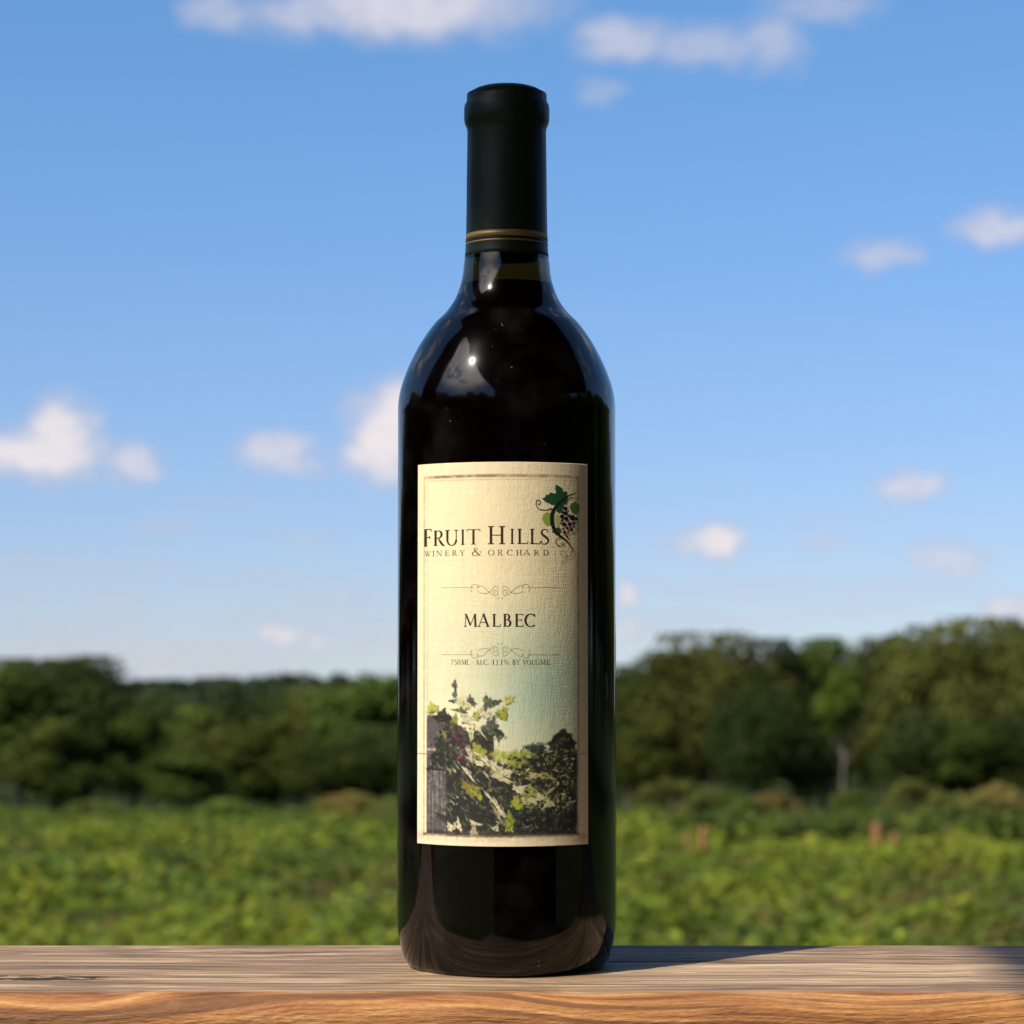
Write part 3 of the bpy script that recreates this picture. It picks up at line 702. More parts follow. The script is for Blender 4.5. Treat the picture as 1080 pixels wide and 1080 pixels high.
# the vineyard picture
BASEIMG = IMG.copy()
rl = np.random.default_rng(77)
def blob(cu, cv, ru, rv, rot, c, a=1., rag=.25, soft=.14, point=0.):
    ca, sa = math.cos(rot), math.sin(rot); ext = (ru+rv)*1.5
    i0 = max(int((cu-ext-U0)*SC), 0); i1 = min(int((cu+ext-U0)*SC)+2, nu); j0 = max(int((cv-ext-V0)*SC), 0); j1 = min(int((cv+ext-V0)*SC)+2, nv)
    if i1 <= i0 or j1 <= j0: return
    sl_ = (slice(i0, i1), slice(j0, j1)); du = UU[sl_]-cu; dv = VV[sl_]-cv
    x = (du*ca+dv*sa)/ru; y = (-du*sa+dv*ca)/rv; an = np.arctan2(y, x)
    rr = np.sqrt(x*x+y*y)*(1+point*np.abs(np.sin(an)))
    rr = rr*(1+rag*(.5*np.sin(3*an+cu)+.35*np.sin(7*an+cv)+.6*n_fin[sl_]))
    m_ = (sm(rr, 1+soft, 1-soft)*a)[..., None]; IMG[sl_] = IMG[sl_]*(1-m_)+np.asarray(c)*m_
def p2(x, y): return 430+x/5.14, 690+y/5.14
DK = srgb(34, 34, 29); DG = srgb(34, 48, 36); CR = srgb(208, 198, 160); YG = srgb(156, 156, 58); OL = srgb(128, 132, 50); PU = srgb(56, 30, 42)
# one dark mass under a ragged skyline
sky_x = np.array([100, 160, 232, 300, 335, 400, 470, 500, 508, 470, 530, 620, 700, 765, 785, 840, 895, 912, 920])
sky_y = np.array([345, 332, 335, 400, 425, 410, 470, 560, 590, 600, 600, 566, 520, 520, 462, 424, 458, 520, 520])
XX = (UU-430)*5.14; YY = (VV-690)*5.14; o_ = np.argsort(sky_x, kind='stable')
mass = sm(YY+n_fin*22+n_mid*14, np.interp(XX, sky_x[o_], sky_y[o_]), np.interp(XX, sky_x[o_], sky_y[o_])+8)*sm(XX, 104, 110)*sm(XX, 922, 914)*sm(YY, 990, 980)
over(mass*.96, DK*(1+.6*n_fin[..., None]))
fld = sm(YY+n_fin*12, 528, 540)*sm(YY, 600, 575)*sm(XX, 455, 470)*sm(XX, 690, 640); over(fld*.8, srgb(150, 156, 72)*(1+.5*n_fin[..., None]))
for q_ in range(420):                          # leaf glints over the right hand bush
    x = rl.uniform(480, 912); y = rl.uniform(500, 870)
    if y < np.interp(x, [480, 620, 700, 912], [620, 560, 520, 510]): continue
    u, v = p2(x, y); blob(u, v, rl.uniform(.8, 2.4), rl.uniform(.5, 1.3), rl.uniform(0, 3.1), [YG, OL, CR, DG, srgb(92, 104, 66), srgb(60, 72, 48)][rl.integers(0, 6)], rl.uniform(.4, .85), .6, .35, .4)
# right hand bush and tree
for (x, y, rx, ry) in [(840, 475, 66, 52), (700, 520, 50, 26), (620, 620, 110, 60), (760, 600, 140, 62), (860, 640, 90, 110), (720, 760, 190, 140), (840, 860, 100, 110), (640, 860, 140, 90), (560, 900, 90, 60)]:
    u, v = p2(x, y); blob(u, v, rx/5.14, ry/5.14, 0, DK, .97, .35)
bar(541, 607, 862, 879, srgb(30, 22, 22), .9, .2, 1.5)
for k in range(330):
    x = rl.uniform(500, 900); y = rl.uniform(520, 850); 
    if y < 520+max(0, (620-x))*.4: continue
    u, v = p2(x, y); c = [YG, OL, CR, DG, srgb(150, 160, 90), DK][rl.integers(0, 6)]
    blob(u, v, rl.uniform(1., 2.8), rl.uniform(.6, 1.5), rl.uniform(0, 3.1), c, rl.uniform(.5, .95), .5, .3, .4)
for (x, y) in [(480, 540), (530, 550), (590, 545), (640, 540), (560, 590), (600, 600), (700, 500), (660, 505)]:
    u, v = p2(x, y); blob(u, v, 5.5, 3, rl.uniform(-.5, .5), YG if y > 530 else srgb(52, 74, 62), .75, .5, .3)
# post on the left
u0, v0 = p2(108, 338); u1, v1 = p2(212, 960)
bar(u0, u1, v0, v1, srgb(86, 76, 78), .95, .15)
for k in range(46):
    uu = rl.uniform(u0+.5, u1-.5); va = rl.uniform(v0, v1-20); bar(uu, uu+rl.uniform(.3, .9), va, va+rl.uniform(12, 50), srgb(160, 152, 148) if va > 800 else srgb(96, 86, 92), rl.uniform(.3, .8), .6, .4)
bar(u0-1, u1+1, 812, 814.5, srgb(24, 20, 24), .9, .1); bar(u0-1, u1, 791, 793.5, srgb(170, 160, 140), .7, .2)
# dark vine mass
for (x, y, rx, ry, ro) in [(200, 350, 50, 32, .3), (230, 470, 75, 80, 0), (200, 560, 70, 70, 0), (270, 640, 70, 90, 0), (400, 480, 56, 80, -.5), (360, 650, 90, 90, .4), (440, 740, 110, 80, .7), (330, 800, 120, 120, 0), (440, 890, 110, 80, 0), (280, 910, 80, 60, 0), (250, 260, 20, 10, 0), (520, 720, 60, 70, .6)]:
    u, v = p2(x, y); blob(u, v, rx/5.14, ry/5.14, ro, DK, .97, .4)
for k in range(120):                           # slanted pale glints through the dark mass
    x = rl.uniform(230, 560); y = rl.uniform(480, 950)
    if x > 330+(y-480)*.6: continue
    u, v = p2(x, y); blob(u, v, rl.uniform(1.2, 4), rl.uniform(.3, .8), rl.uniform(.6, 1.3), [CR, srgb(170, 165, 150), OL, srgb(96, 90, 84)][rl.integers(0, 4)], rl.uniform(.35, .9), .4, .3)
for k in range(60):                            # grapes
    x = 265+rl.normal(0, 38); y = 450+rl.normal(0, 38)
    if k > 34: x = 305+rl.normal(0, 22); y = 560+rl.normal(0, 26)
    u, v = p2(x, y); blob(u, v, 1.9, 1.9, 0, [PU, srgb(78, 38, 48), srgb(116, 62, 64), srgb(46, 28, 38)][rl.integers(0, 4)], .85, .2, .25)
for k in range(900):                           # half-tone leaves inside the dark mass
    x = rl.uniform(150, 915); y = rl.uniform(350, 965)
    if y < np.interp(x, sky_x[o_], sky_y[o_])+8: continue
    u, v = p2(x, y); b0 = rl.uniform(.6, 2.0)
    blob(u, v, rl.uniform(.8, 3.4), rl.uniform(.5, 1.8), rl.uniform(0, 3.1), [srgb(62, 70, 48), srgb(48, 58, 44), srgb(84, 84, 66), srgb(40, 36, 38), srgb(74, 66, 58), srgb(96, 104, 58)][rl.integers(0, 6)]*b0, rl.uniform(.3, .8), .5, .4, .3)
LV = [(258, 168, 16, 22, 0, DG), (260, 215, 11, 42, .1, srgb(50, 74, 70)), (345, 262, 24, 34, -.6, DG), (300, 262, 40, 26, .5, CR), (310, 280, 34, 16, .7, srgb(200, 196, 130)), (435, 268, 30, 42, .3, srgb(36, 56, 40)), (480, 272, 36, 15, -.6, DG),
      (398, 318, 20, 32, .2, CR), (450, 330, 36, 20, -.4, CR), (290, 312, 40, 14, .2, DK), (330, 345, 44, 12, .3, CR), (515, 325, 30, 38, .4, YG), (548, 250, 24, 26, -.6, srgb(196, 190, 100)), (135, 298, 27, 32, .1, srgb(176, 176, 74)),
      (455, 405, 52, 56, .2, srgb(34, 44, 38)), (495, 440, 22, 44, -.3, DG), (262, 355, 16, 30, .2, OL), (372, 335, 16, 30, 0, srgb(180, 180, 80)), (330, 370, 36, 14, .5, CR), (350, 430, 14, 46, .2, srgb(206, 196, 150)), (395, 420, 34, 8, .9, CR),
      (385, 535, 40, 50, -.6, srgb(150, 150, 60)), (420, 575, 54, 16, .7, CR), (380, 590, 46, 14, .4, srgb(214, 204, 160)), (505, 640, 58, 36, .5, CR), (500, 665, 60, 20, .6, srgb(196, 186, 140)), (340, 545, 12, 44, -.3, srgb(200, 188, 170)),
      (190, 500, 22, 44, .3, DG), (200, 440, 8, 40, -.4, srgb(120, 116, 60)), (345, 735, 46, 34, .4, srgb(130, 116, 44)), (385, 768, 34, 14, .7, YG), (330, 650, 52, 8, .9, CR), (455, 790, 60, 8, .9, srgb(200, 190, 150)), (505, 850, 56, 12, .9, CR), (490, 870, 44, 9, 1.1, srgb(170, 160, 120)),
      (605, 735, 32, 24, .2, CR), (655, 790, 46, 34, .2, srgb(190, 182, 130)), (690, 755, 40, 20, .3, srgb(150, 156, 70)), (760, 810, 36, 26, .5, srgb(190, 180, 130)), (720, 780, 26, 20, 0, CR), (640, 770, 26, 12, .2, OL), (590, 800, 26, 30, .4, YG), (600, 830, 24, 14, .2, srgb(150, 170, 50)), (552, 900, 24, 46, 0, srgb(120, 140, 50)), (552, 940, 20, 28, 0, YG),
      (240, 945, 24, 22, 0, CR), (280, 935, 14, 36, -.4, CR), (370, 920, 30, 10, .3, CR), (360, 960, 16, 30, .2, srgb(180, 160, 130)), (480, 945, 16, 16, 0, CR), (690, 660, 40, 18, 0, srgb(180, 172, 120)), (750, 665, 36, 20, .2, srgb(160, 156, 90)), (780, 740, 36, 8, -.7, srgb(170, 168, 130)), (880, 815, 30, 10, -.4, srgb(160, 156, 120)), (450, 738, 12, 10, 0, OL)]
for (x, y, rx, ry, ro, c) in LV:
    u, v = p2(x, y)
    if c.sum() > .6: blob(u+.8, v+.9, rx/5.14*1.12, ry/5.14*1.2, ro, DK, .85, .35, .15, .35)
    blob(u, v, rx/5.14, ry/5.14, ro, c, .9, .45, .2, .2)
    for _q in range(int(2+rx*ry/180)):
        aa = rl.uniform(0, 6.28); kk = rl.uniform(.1, .95); px_ = rx*kk*math.cos(aa); py_ = ry*kk*math.sin(aa)
        blob(u+(px_*math.cos(ro)-py_*math.sin(ro))/5.14, v+(px_*math.sin(ro)+py_*math.cos(ro))/5.14, rl.uniform(.5, 2.0), rl.uniform(.35, 1.1), rl.uniform(0, 3.1), [DK, DK, OL, c*.6, srgb(92, 96, 66)][rl.integers(0, 5)], rl.uniform(.5, .95), .5, .3)
clipm = (sm(UU, 448.5, 450.5)*sm(UU, 610, 608)*sm(VV, 882.5, 881))[..., None]; IMG = IMG*clipm+BASEIMG*(1-clipm)
bar(441, 452, 796.6, 797.8, BR, .8, .2, .4); bar(604, 620, 796.6, 797.6, BR, .7, .2, .4); bar(532, 560, 800, 800.8, DK, .5, .3, .4)
# stained torn look at the foot of the picture
over(sm(VV+n_mid*5, 876, 884)*sm(VV, 892, 883)*.4*np.clip(n_fin+.5, 0, 1), srgb(110, 80, 56))
for _ in range(1):
    IMG[1:-1, 1:-1] = (IMG[1:-1, 1:-1]*4+IMG[:-2, 1:-1]+IMG[2:, 1:-1]+IMG[1:-1, :-2]+IMG[1:-1, 2:])/8
IMG *= (1+(.28*n_fin+.12*fnoise(1.6, 21, 2))*np.clip(mass+fld, 0, 1)+.05*n_fin+.04*fnoise(2.2, 9, 2, 1, .08)+.03*fnoise(2.2, 10, 2, .08, 1))[..., None]
m_paper, t, b = mat('label_paper', rough=.62); b.inputs['Specular IOR Level'].default_value = .35
at = t.new('ShaderNodeAttribute', attribute_name='tint').outputs['Color']; t.put(b.inputs['Base Color'], at)
oc = t.new('ShaderNodeTexCoord').outputs['Object']; s3 = t.new('ShaderNodeSeparateXYZ'); t.put(s3.inputs[0], oc)
tha = t.math('MULTIPLY', t.math('ARCTAN2', s3.outputs[0], t.math('MULTIPLY', s3.outputs[1], -1.0)), RB)
uvw = t.new('ShaderNodeCombineXYZ'); t.put(uvw.inputs[0], tha); t.put(uvw.inputs[1], s3.outputs[2])
l1, _ = t.noise(t.mapping(uvw.outputs[0], (2500, 420, 1)), 1.0, 3, .6); l2, _ = t.noise(t.mapping(uvw.outputs[0], (220, 2300, 1)), 1.0, 3, .6)
l3, _ = t.noise(t.mapping(uvw.outputs[0], (520, 80, 1)), 1.0, 3, .6)
bpn = t.new('ShaderNodeBump'); bpn.inputs['Strength'].default_value = .6; bpn.inputs['Distance'].default_value = .0002
t.put(bpn.inputs['Height'], t.math('ADD', t.math('MULTIPLY_ADD', l1, 1.0, t.math('MULTIPLY', l2, .7)), t.math('MULTIPLY', l3, .8))); PAPER_N = bpn
t.put(b.inputs['Normal'], bpn.outputs[0])
# paper with a real thickness: front sheet plus turned edges
Pg = onlabel(UU, VV); 
label = link('label', gridmesh('label', Pg, np.clip(IMG, 0, 1)), m_paper, bottle, True)
me = label.data; bm = bmesh.new(); bm.from_mesh(me)
be = [e for e in bm.edges if e.is_boundary]
res = bmesh.ops.extrude_edge_only(bm, edges=be)
for v in [q for q in res['geom'] if isinstance(q, bmesh.types.BMVert)]:
    k = (RB-.00005)/math.hypot(v.co.x, v.co.y); v.co.x *= k; v.co.y *= k
bm.to_mesh(me); bm.free()

# ---- lettering: a hand drawn roman capital alphabet (unit square, baseline 0, cap height 1)
def ST(x0, y0, x1, y1, wa, wb=None): return ('l', [(x0, y0), (x1, y1)], [wa, wb if wb is not None else wa])
def SE(x0, x1, y): return ('s', x0, x1, y)
def CV(pts, ws): return ('l', pts, ws)
def arc(cx, cy, rx, ry, a0, a1, n, thick, thin):
    pts, ws = [], []
    for i in range(n+1):
        a = R(a0+(a1-a0)*i/n); pts.append((cx+rx*math.cos(a), cy+ry*math.sin(a))); ws.append(thin+(thick-thin)*abs(math.cos(a))**1.3)
    return CV(pts, ws)
T, t_ = .15, .055                              # thick and thin strokes, relative to letter width
def G(ch):
    if ch == 'F': return [ST(.2, 0, .2, 1, T), ST(.2, .97, .95, .97, t_), ST(.2, .52, .75, .52, t_), SE(.02, .4, 0), SE(.02, .25, 1), ST(.95, .99, .93, .84, t_), ST(.75, .6, .75, .43, t_)]
    if ch == 'E': return [ST(.2, 0, .2, 1, T), ST(.2, .97, .92, .97, t_), ST(.2, .52, .76, .52, t_), ST(.2, .03, .95, .03, t_), SE(.02, .25, 0), SE(.02, .25, 1), ST(.92, .99, .9, .84, t_), ST(.76, .6, .76, .44, t_), ST(.97, .18, .93, .0, t_)]
    if ch == 'L': return [ST(.22, 0, .22, 1, T), ST(.2, .03, .95, .03, t_), SE(.02, .42, 1), SE(.02, .25, 0), ST(.98, .2, .93, .0, t_)]
    if ch == 'I': return [ST(.5, 0, .5, 1, T*2.2), SE(.08, .92, 0), SE(.08, .92, 1)]
    if ch == 'T': return [ST(.5, 0, .5, 1, T), ST(.04, .97, .96, .97, t_), SE(.32, .68, 0), ST(.04, .99, .02, .84, t_), ST(.96, .99, .98, .84, t_)]
    if ch == 'H': return [ST(.2, 0, .2, 1, T), ST(.8, 0, .8, 1, T), ST(.2, .5, .8, .5, t_), SE(.03, .37, 0), SE(.03, .37, 1), SE(.63, .97, 0), SE(.63, .97, 1)]
    if ch == 'R': return [ST(.2, 0, .2, 1, T), ST(.2, .97, .45, .97, t_), arc(.42, .74, .3, .24, 90, -90, 12, T, t_), ST(.2, .5, .45, .5, t_), CV([(.42, .5), (.62, .26), (.82, .06), (1.0, .0)], [t_, T, T, t_]), SE(.03, .37, 0), SE(.03, .25, 1)]
    if ch == 'P': return G('R')[:4]
    if ch == 'B': return [ST(.2, 0, .2, 1, T), ST(.2, .97, .45, .97, t_), arc(.42, .76, .27, .22, 90, -90, 12, T, t_), ST(.2, .53, .5, .53, t_), arc(.45, .28, .36, .26, 90, -90, 12, T*1.1, t_), ST(.2, .03, .45, .03, t_), SE(.03, .25, 0), SE(.03, .25, 1)]
    if ch == 'D': return [ST(.2, 0, .2, 1, T), ST(.2, .97, .42, .97, t_), arc(.4, .5, .5, .48, 90, -90, 18, T*1.1, t_), ST(.2, .03, .42, .03, t_), SE(.03, .25, 0), SE(.03, .25, 1)]
    if ch == 'O': return [arc(.5, .5, .42, .49, 0, 360, 30, T*1.1, t_)]
    if ch == 'C': return [arc(.56, .5, .47, .49, 48, 312, 24, T*1.1, t_), ST(.90, .98, .89, .76, t_*1.4), ST(.92, .05, .88, .14, t_)]
    if ch == 'U': return [ST(.18, .36, .18, 1, T), ST(.82, .36, .82, 1, t_*1.2), arc(.5, .36, .32, .37, 180, 360, 16, T*.9, t_), SE(.02, .36, 1), SE(.66, .98, 1)]
    if ch == 'S': return [CV([(.80, .78), (.78, .92), (.5, .985), (.26, .90), (.2, .76), (.30, .62), (.5, .52), (.72, .42), (.84, .27), (.78, .10), (.5, .01), (.22, .05), (.14, .24)], [t_, t_, t_, .09, T*.9, T, T*1.1, T, T*.9, .09, t_, t_, t_])]
    if ch == 'A': return [ST(.10, 0, .5, 1, t_), ST(.48, 1.02, .88, 0, T), ST(.25, .34, .74, .34, t_), SE(0, .24, 0), SE(.7, 1.0, 0)]
    if ch == 'V': return [ST(.12, 1, .5, 0, T), ST(.88, 1, .5, 0, t_), SE(.0, .3, 1), SE(.74, 1., 1)]
    if ch == 'W': return [ST(.08, 1, .3, 0, T*.8), ST(.3, 0, .52, .98, t_), ST(.44, 1, .7, 0, T*.8), ST(.7, 0, .93, 1, t_), SE(0, .2, 1), SE(.84, 1., 1)]
    if ch == 'M': return [ST(.12, 0, .17, 1, t_), ST(.17, 1, .5, .1, T*.85), ST(.5, .1, .83, 1, t_), ST(.83, 1, .88, 0, T), SE(.02, .24, 0), SE(.76, 1., 0), SE(.06, .2, 1), SE(.8, .94, 1)]
    if ch == 'N': return [ST(.15, 0, .15, 1, t_), ST(.15, 1, .85, 0, T), ST(.85, 0, .85, 1, t_), SE(.02, .3, 0), SE(.72, .98, 1), SE(.02, .18, 1)]
    if ch == 'Y': return [ST(.1, 1, .5, .48, T), ST(.9, 1, .5, .48, t_), ST(.5, 0, .5, .5, T), SE(.0, .28, 1), SE(.72, 1., 1), SE(.33, .67, 0)]
    if ch == '&': return [CV([(1.0, .48), (.88, .24), (.68, .06), (.42, .0), (.16, .08), (.08, .28), (.2, .46), (.42, .58), (.6, .72), (.6, .9), (.45, .99), (.3, .9), (.3, .74), (.45, .52), (.7, .2), (.98, .0)], [t_, t_, t_, t_, .1, T, .1, t_, t_, .09, t_, .09, T*.9, T, T, t_]), SE(.84, 1.06, .48)]
    if ch == '7': return [ST(.1, .95, .88, .95, .1), ST(.88, .95, .35, 0, .1)]
    if ch == '5': return [ST(.25, .95, .82, .95, .09), ST(.25, .95, .2, .55, .08), arc(.42, .3, .38, .28, 120, -130, 14, T, .08)]
    if ch == '0': return [arc(.5, .5, .36, .48, 0, 360, 24, T, .07)]
    if ch == '1': return [ST(.5, 0, .5, 1, T*1.3), SE(.25, .75, 0), ST(.5, .98, .25, .85, .07)]
    if ch == '3': return [arc(.42, .74, .32, .23, 140, -80, 12, T, .07), arc(.42, .28, .38, .27, 85, -140, 12, T, .07)]
    if ch == '%': return [arc(.24, .76, .18, .22, 0, 360, 14, .09, .06), arc(.76, .24, .18, .22, 0, 360, 14, .09, .06), ST(.8, 1, .2, 0, .06)]
    if ch == '.': return [ST(.5, .0, .5, .16, .5)]
    if ch == '·': return [ST(.5, .42, .5, .58, .5)]
    return []
class Ink:
    def __init__(s): s.V = []; s.F = []; s.C = []
    def poly(s, pts, c):
        i = len(s.V); s.V += pts; s.F.append(tuple(range(i, i+len(pts)))); s.C.append(c)
    def fan(s, pts, c, cen=None):
        cu = sum(p[0] for p in pts)/len(pts) if cen is None else cen[0]; cv = sum(p[1] for p in pts)/len(pts) if cen is None else cen[1]
        for a, b_ in zip(pts, pts[1:]+pts[:1]): s.poly([(cu, cv), a, b_], c)
    def stroke(s, pts, ws, c):
        P_ = [np.array(p, float) for p in pts]; Ls = []; Rs = []
        for i, p in enumerate(P_):
            d = P_[min(i+1, len(P_)-1)]-P_[max(i-1, 0)]; d /= np.linalg.norm(d)+1e-9; n = np.array([-d[1], d[0]])*ws[i]/2
            Ls.append(tuple(p+n)); Rs.append(tuple(p-n))
        for i in range(len(P_)-1): s.poly([Ls[i], Ls[i+1], Rs[i+1], Rs[i]], c)
    def glyph(s, ch, u0, u1, vt, vb, c, bold=1.0, sf=.055):
        W_ = u1-u0; H_ = vb-vt
        unit_ = H_*.98
        for g_ in G(ch):
            if g_[0] == 's':
                y = vb-g_[3]*H_; h = sf*H_*bold; y0, y1 = (y-h, y) if g_[3] < .5 else (y, y+h)
                s.poly([(u0+g_[1]*W_, y0), (u0+g_[2]*W_, y0), (u0+g_[2]*W_, y1), (u0+g_[1]*W_, y1)], c)
            else:
                pts = [(u0+x*W_, vb-y*H_) for x, y in g_[1]]; un = unit_ if ch != 'I' else H_*.42
                if ch == '.' or ch == '·': un = W_*1.0
                if ch == 'I': ws = [T*H_*.85*bold]*len(pts)
                else: ws = [q*un*bold for q in g_[2]]
                if len(pts) > 2:                # smooth the curves
                    Q = [pts[0]]; Wq = [ws[0]]
                    PP = [np.array(p) for p in pts]; PP = [2*PP[0]-PP[1]]+PP+[2*PP[-1]-PP[-2]]
                    for i in range(1, len(PP)-2):
                        for k in range(1, 4):
                            t0 = k/3; q_ = 0.5*((2*PP[i])+(-PP[i-1]+PP[i+1])*t0+(2*PP[i-1]-5*PP[i]+4*PP[i+1]-PP[i+2])*t0*t0+(-PP[i-1]+3*PP[i]-3*PP[i+1]+PP[i+2])*t0**3)
                            Q.append(tuple(q_)); Wq.append(ws[i-1]*(1-t0)+ws[i]*t0)
                    pts, ws = Q, Wq
                s.stroke(pts, ws, c)
    def build(s, name, m, parent, off):
        V, Fs, Cs = [], [], []
        for f, c in zip(s.F, s.C):
            P_ = [s.V[i] for i in f]; st_ = [[P_[0], P_[i], P_[i+1]] for i in range(1, len(P_)-1)]
            while st_:
                q = st_.pop(); L_ = [math.dist(q[i], q[(i+1) % 3]) for i in range(3)]; i = L_.index(max(L_))
                if L_[i] > 2.2:
                    a_, b_, c_ = q[i], q[(i+1) % 3], q[(i+2) % 3]; m_ = ((a_[0]+b_[0])/2, (a_[1]+b_[1])/2)
                    st_ += [[a_, m_, c_], [m_, b_, c_]]
                else: Fs.append((len(V), len(V)+1, len(V)+2)); V += q; Cs.append(c)
        s.V, s.F, s.C = V, Fs, Cs
        a = np.array(s.V); return link(name, pymesh(name, onlabel(a[:, 0], a[:, 1], off), s.F, s.C), m, parent)
m_ink, t, b = mat('printing_ink', rough=.55); b.inputs['Specular IOR Level'].default_value = .3
t.put(b.inputs['Base Color'], t.new('ShaderNodeAttribute', attribute_name='tint').outputs['Color'])
INK = srgb(52, 32, 26); INK2 = srgb(80, 62, 52)
def z5(x): return 440+x/7.2
k = Ink()
for ch, a, b_, vt, vb in [('F', 55, 112, 556.7, 575.8), ('R', 125, 212, 558.8, 575.2), ('U', 213, 318, 558.6, 575.0), ('I', 334, 364, 558.4, 574.8), ('T', 378, 482, 558.3, 574.6), ('H', 535, 675, 555.2, 574.5),
                          ('I', 706, 741, 558.0, 574.2), ('L', 762, 846, 558.0, 574.2), ('L', 857, 940, 558.0, 574.2), ('S', 932, 1008, 558.0, 574.2)]:
    k.glyph(ch, z5(a), z5(b_), vt, vb, INK, 1.0)
for ch, a, b_ in [('W', 60, 106), ('I', 118, 134), ('N', 148, 192), ('E', 215, 248), ('R', 268, 306), ('Y', 326, 364), ('O', 540, 590), ('R', 614, 656), ('C', 684, 728), ('H', 754, 798), ('A', 806, 862), ('R', 888, 930), ('D', 957, 1002)]:
    k.glyph(ch, z5(a), z5(b_), 580.4, 586.2, INK2, 1.05, .09)
k.glyph('&', z5(416), z5(486), 578.0, 586.6, INK2, 1.0)
for ch, a, b_ in [('M', 292, 362), ('A', 364, 426), ('L', 440, 484), ('B', 496, 542), ('E', 557, 602), ('C', 606, 665)]:
    k.glyph(ch, 430+a/4.91, 430+b_/4.91, 648.2, 661.8, INK, 1.12, .06)
line = [('7', 235, 252), ('5', 255, 270), ('0', 272, 290), ('M', 294, 320), ('L', 322, 336), ('·', 349, 354), ('A', 370, 392), ('L', 396, 410), ('C', 413, 434), ('.', 436, 441), ('1', 460, 472), ('3', 476, 492), ('.', 495, 500), ('1', 505, 517), ('%', 522, 552),
        ('B', 570, 587), ('Y', 589, 610), ('V', 624, 646), ('O', 646, 670), ('L', 674, 690), ('U', 692, 716), ('M', 719, 748), ('E', 753, 774)]
for ch, a, b_ in line: k.glyph(ch, 430+a/5.14, 430+b_/5.14, 696.6, 702.0, srgb(90, 80, 66), 1.0, .07)
k.build('lettering', m_ink, label, .00003)
# scroll ornaments
def cat(pts, n=5):
    return [(x, y) for x, y in smooth_prof([(p[0], p[1]) for p in pts], n)]
k = Ink(); TAN = srgb(150, 122, 84)
for (yb, sg) in ((620.0, 1), (691.5, -1)):
    for s_ in (-1, 1):
        c0 = 528.0
        k.stroke([(c0+s_*(62-i*3.4), yb+.15*sg) for i in range(11)], [.42]*11, TAN)
        sc = [(30, 5), (31, 1), (29, -2.6), (25, -3), (23, -.6), (24.5, 1), (22, -1.5), (17, .2), (12, 5), (7, 8.5), (3.2, 8), (3, 4.2), (6.5, 3.2), (7.2, 6), (5.2, 6.2)]
        p_ = cat([(c0+s_*a, yb+sg*b_) for a, b_ in sc]); k.stroke(p_, [.55]*len(p_), TAN)
        sc = [(24, 4.4), (18, 6.6), (12, 5.8), (8, 1.2), (4.5, -1.2), (2.2, .8), (3.2, 2.6)]
        p_ = cat([(c0+s_*a, yb+sg*b_) for a, b_ in sc]); k.stroke(p_, [.5]*len(p_), TAN)
        k.fan([(c0+s_*1.9+.7*math.cos(q), yb+sg*11.6+.8*math.sin(q)) for q in np.linspace(0, 6.28, 7)[:-1]], TAN)
k.build('scroll_ornament', m_ink, label, .00003)
# grape emblem
k = Ink(); e4 = lambda x, y: (540+x/10.8, 500+y/10.8)
GR = srgb(34, 74, 44); LG = srgb(134, 160, 60); VK = srgb(22, 34, 26)
def leafpoly(L, c, cen=None): k.fan([e4(*p) for p in L], c, e4(*cen) if cen else None)
leafpoly([(440, 440), (395, 434), (360, 460), (348, 510), (366, 560), (400, 586), (440, 582), (452, 510)], LG)
leafpoly([(530, 450), (500, 460), (490, 520), (505, 590), (545, 600), (555, 520)], srgb(176, 180, 110))
leafpoly([(668, 330), (730, 300), (772, 340), (768, 400), (735, 445), (690, 430), (660, 380)], srgb(96, 120, 50))
k.build('grape_emblem', m_ink, label, .00003)
k = Ink()
leafpoly([(342, 275), (372, 268), (392, 232), (420, 232), (440, 202), (476, 214), (505, 212), (497, 165), (502, 108), (545, 132), (572, 150), (586, 195), (575, 235), (600, 190), (628, 190), (626, 240), (640, 262), (618, 340), (590, 330), (585, 385), (545, 440), (512, 425), (506, 380), (490, 350), (440, 340), (420, 325), (390, 320)], GR, (530, 270))
leafpoly([(455, 655), (470, 632), (497, 612), (530, 600), (556, 618), (562, 655), (535, 680), (505, 692), (480, 670)], srgb(44, 76, 46))
k.build('grape_emblem', m_ink, label, .00006)
k = Ink()
st = cat([e4(*p) for p in [(735, 205), (690, 218), (640, 240), (585, 282), (530, 335), (486, 390), (462, 440), (456, 500), (462, 570), (490, 645), (540, 695), (600, 738), (655, 795), (688, 855), (680, 905), (650, 935), (605, 942), (565, 925), (552, 890), (575, 872), (603, 890), (616, 930), (610, 970), (585, 1000), (560, 1008)]], 4)
n_ = len(st); k.stroke(st, [max(.35, (3.3*math.exp(-((i/n_-.30)/.17)**2)+.9*(1-i/n_))) for i in range(n_)], VK)
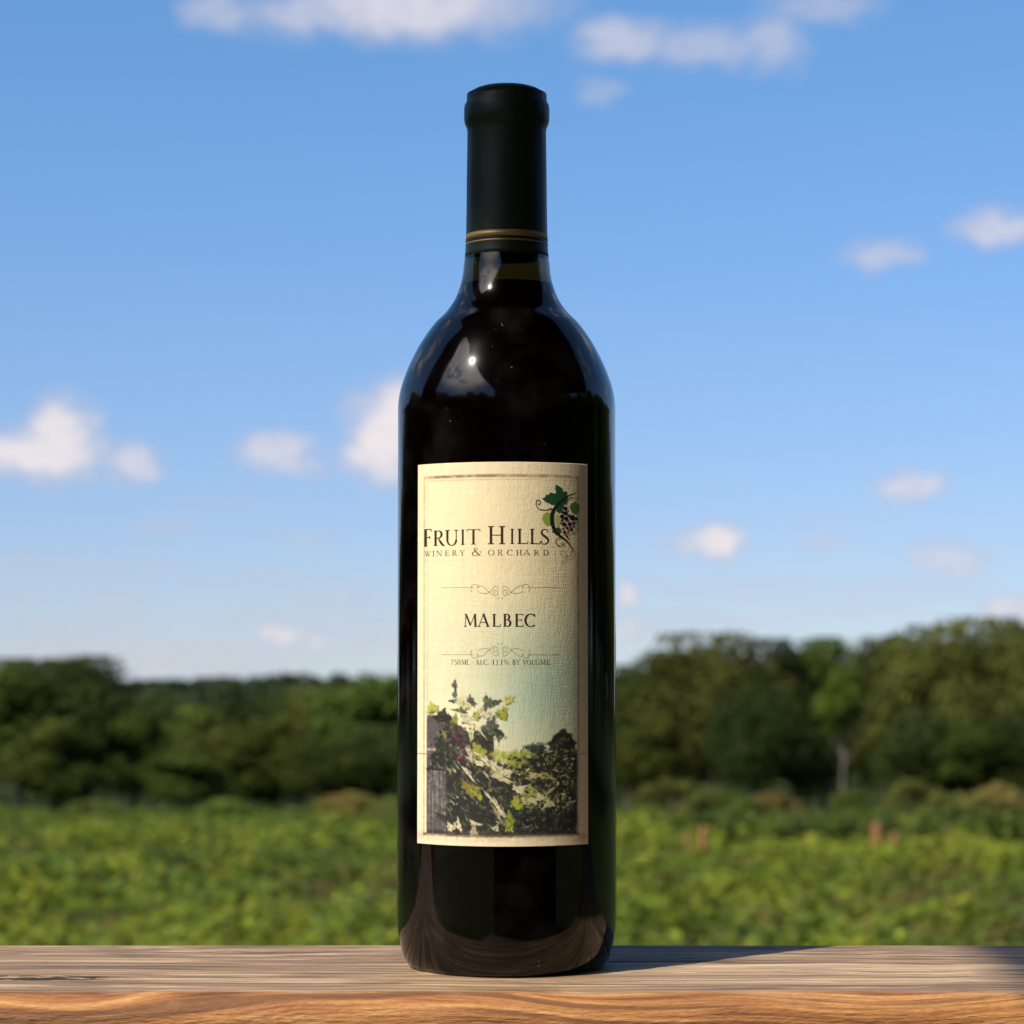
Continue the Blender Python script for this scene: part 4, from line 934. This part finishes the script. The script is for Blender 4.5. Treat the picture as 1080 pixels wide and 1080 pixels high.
for L, w0 in (([(470, 402), (430, 392), (420, 405), (330, 405), (290, 380), (275, 340), (285, 300), (315, 298), (325, 325), (308, 348), (295, 335)], .75), ([(590, 728), (545, 722), (508, 745), (500, 780), (520, 808), (560, 818), (592, 802), (588, 782), (565, 786), (560, 800)], .8), ([(420, 410), (425, 395), (445, 385), (465, 400)], .6), ([(640, 240), (670, 262), (690, 250)], .5)):
    p_ = cat([e4(*q) for q in L], 4); k.stroke(p_, [w0]*len(p_), VK)
for (x, y, r_, c) in [(610, 385, 24, 0), (580, 430, 17, 0), (615, 440, 24, 0), (572, 480, 26, 0), (620, 505, 25, 0), (690, 490, 32, 0), (655, 470, 16, 0), (735, 500, 18, 0), (572, 525, 16, 1), (600, 570, 24, 0), (560, 560, 12, 1), (660, 565, 24, 1), (705, 555, 20, 2), (632, 612, 18, 1), (585, 618, 13, 1), (676, 628, 20, 1), (600, 662, 22, 3), (640, 662, 13, 3), (628, 708, 15, 2), (705, 590, 12, 2), (660, 600, 10, 3)]:
    k.fan([e4(x+r_*math.cos(q), y+r_*math.sin(q)) for q in np.linspace(0, 6.283, 13)[:-1]], [srgb(24, 26, 42), srgb(56, 26, 48), srgb(86, 30, 44), srgb(132, 34, 34)][c])
k.build('grape_emblem', m_ink, label, .00009)

# small highlight above the foil ring, painted on as pale slivers
m_mark, _, _ = mat('foil_highlight_paint', (.55, .5, .42), .35)
hl_quads = []
for (xa, ya, xb, yb) in ((507.5, 105.0, 517, 103.6), (508.5, 105.6, 513, 105.0)):
    n = 8
    for i in range(n):
        fa, fb = i/n, (i+1)/n; q = []
        for f_, s_ in ((fa, -.15), (fb, -.15), (fb, .15), (fa, .15)):
            u = xa+(xb-xa)*f_; v = ya+(yb-ya)*f_+s_*(1-abs(2*f_-1))
            th = math.asin((u-533)/41.7); rr = rw(41.7, 104)+.00008; q.append((rr*math.sin(th), -rr*math.cos(th), zs(v, rr)))
        hl_quads.append(q)
link('painted_highlight', quadmesh('painted_highlight', np.array(hl_quads)), m_mark, foil)
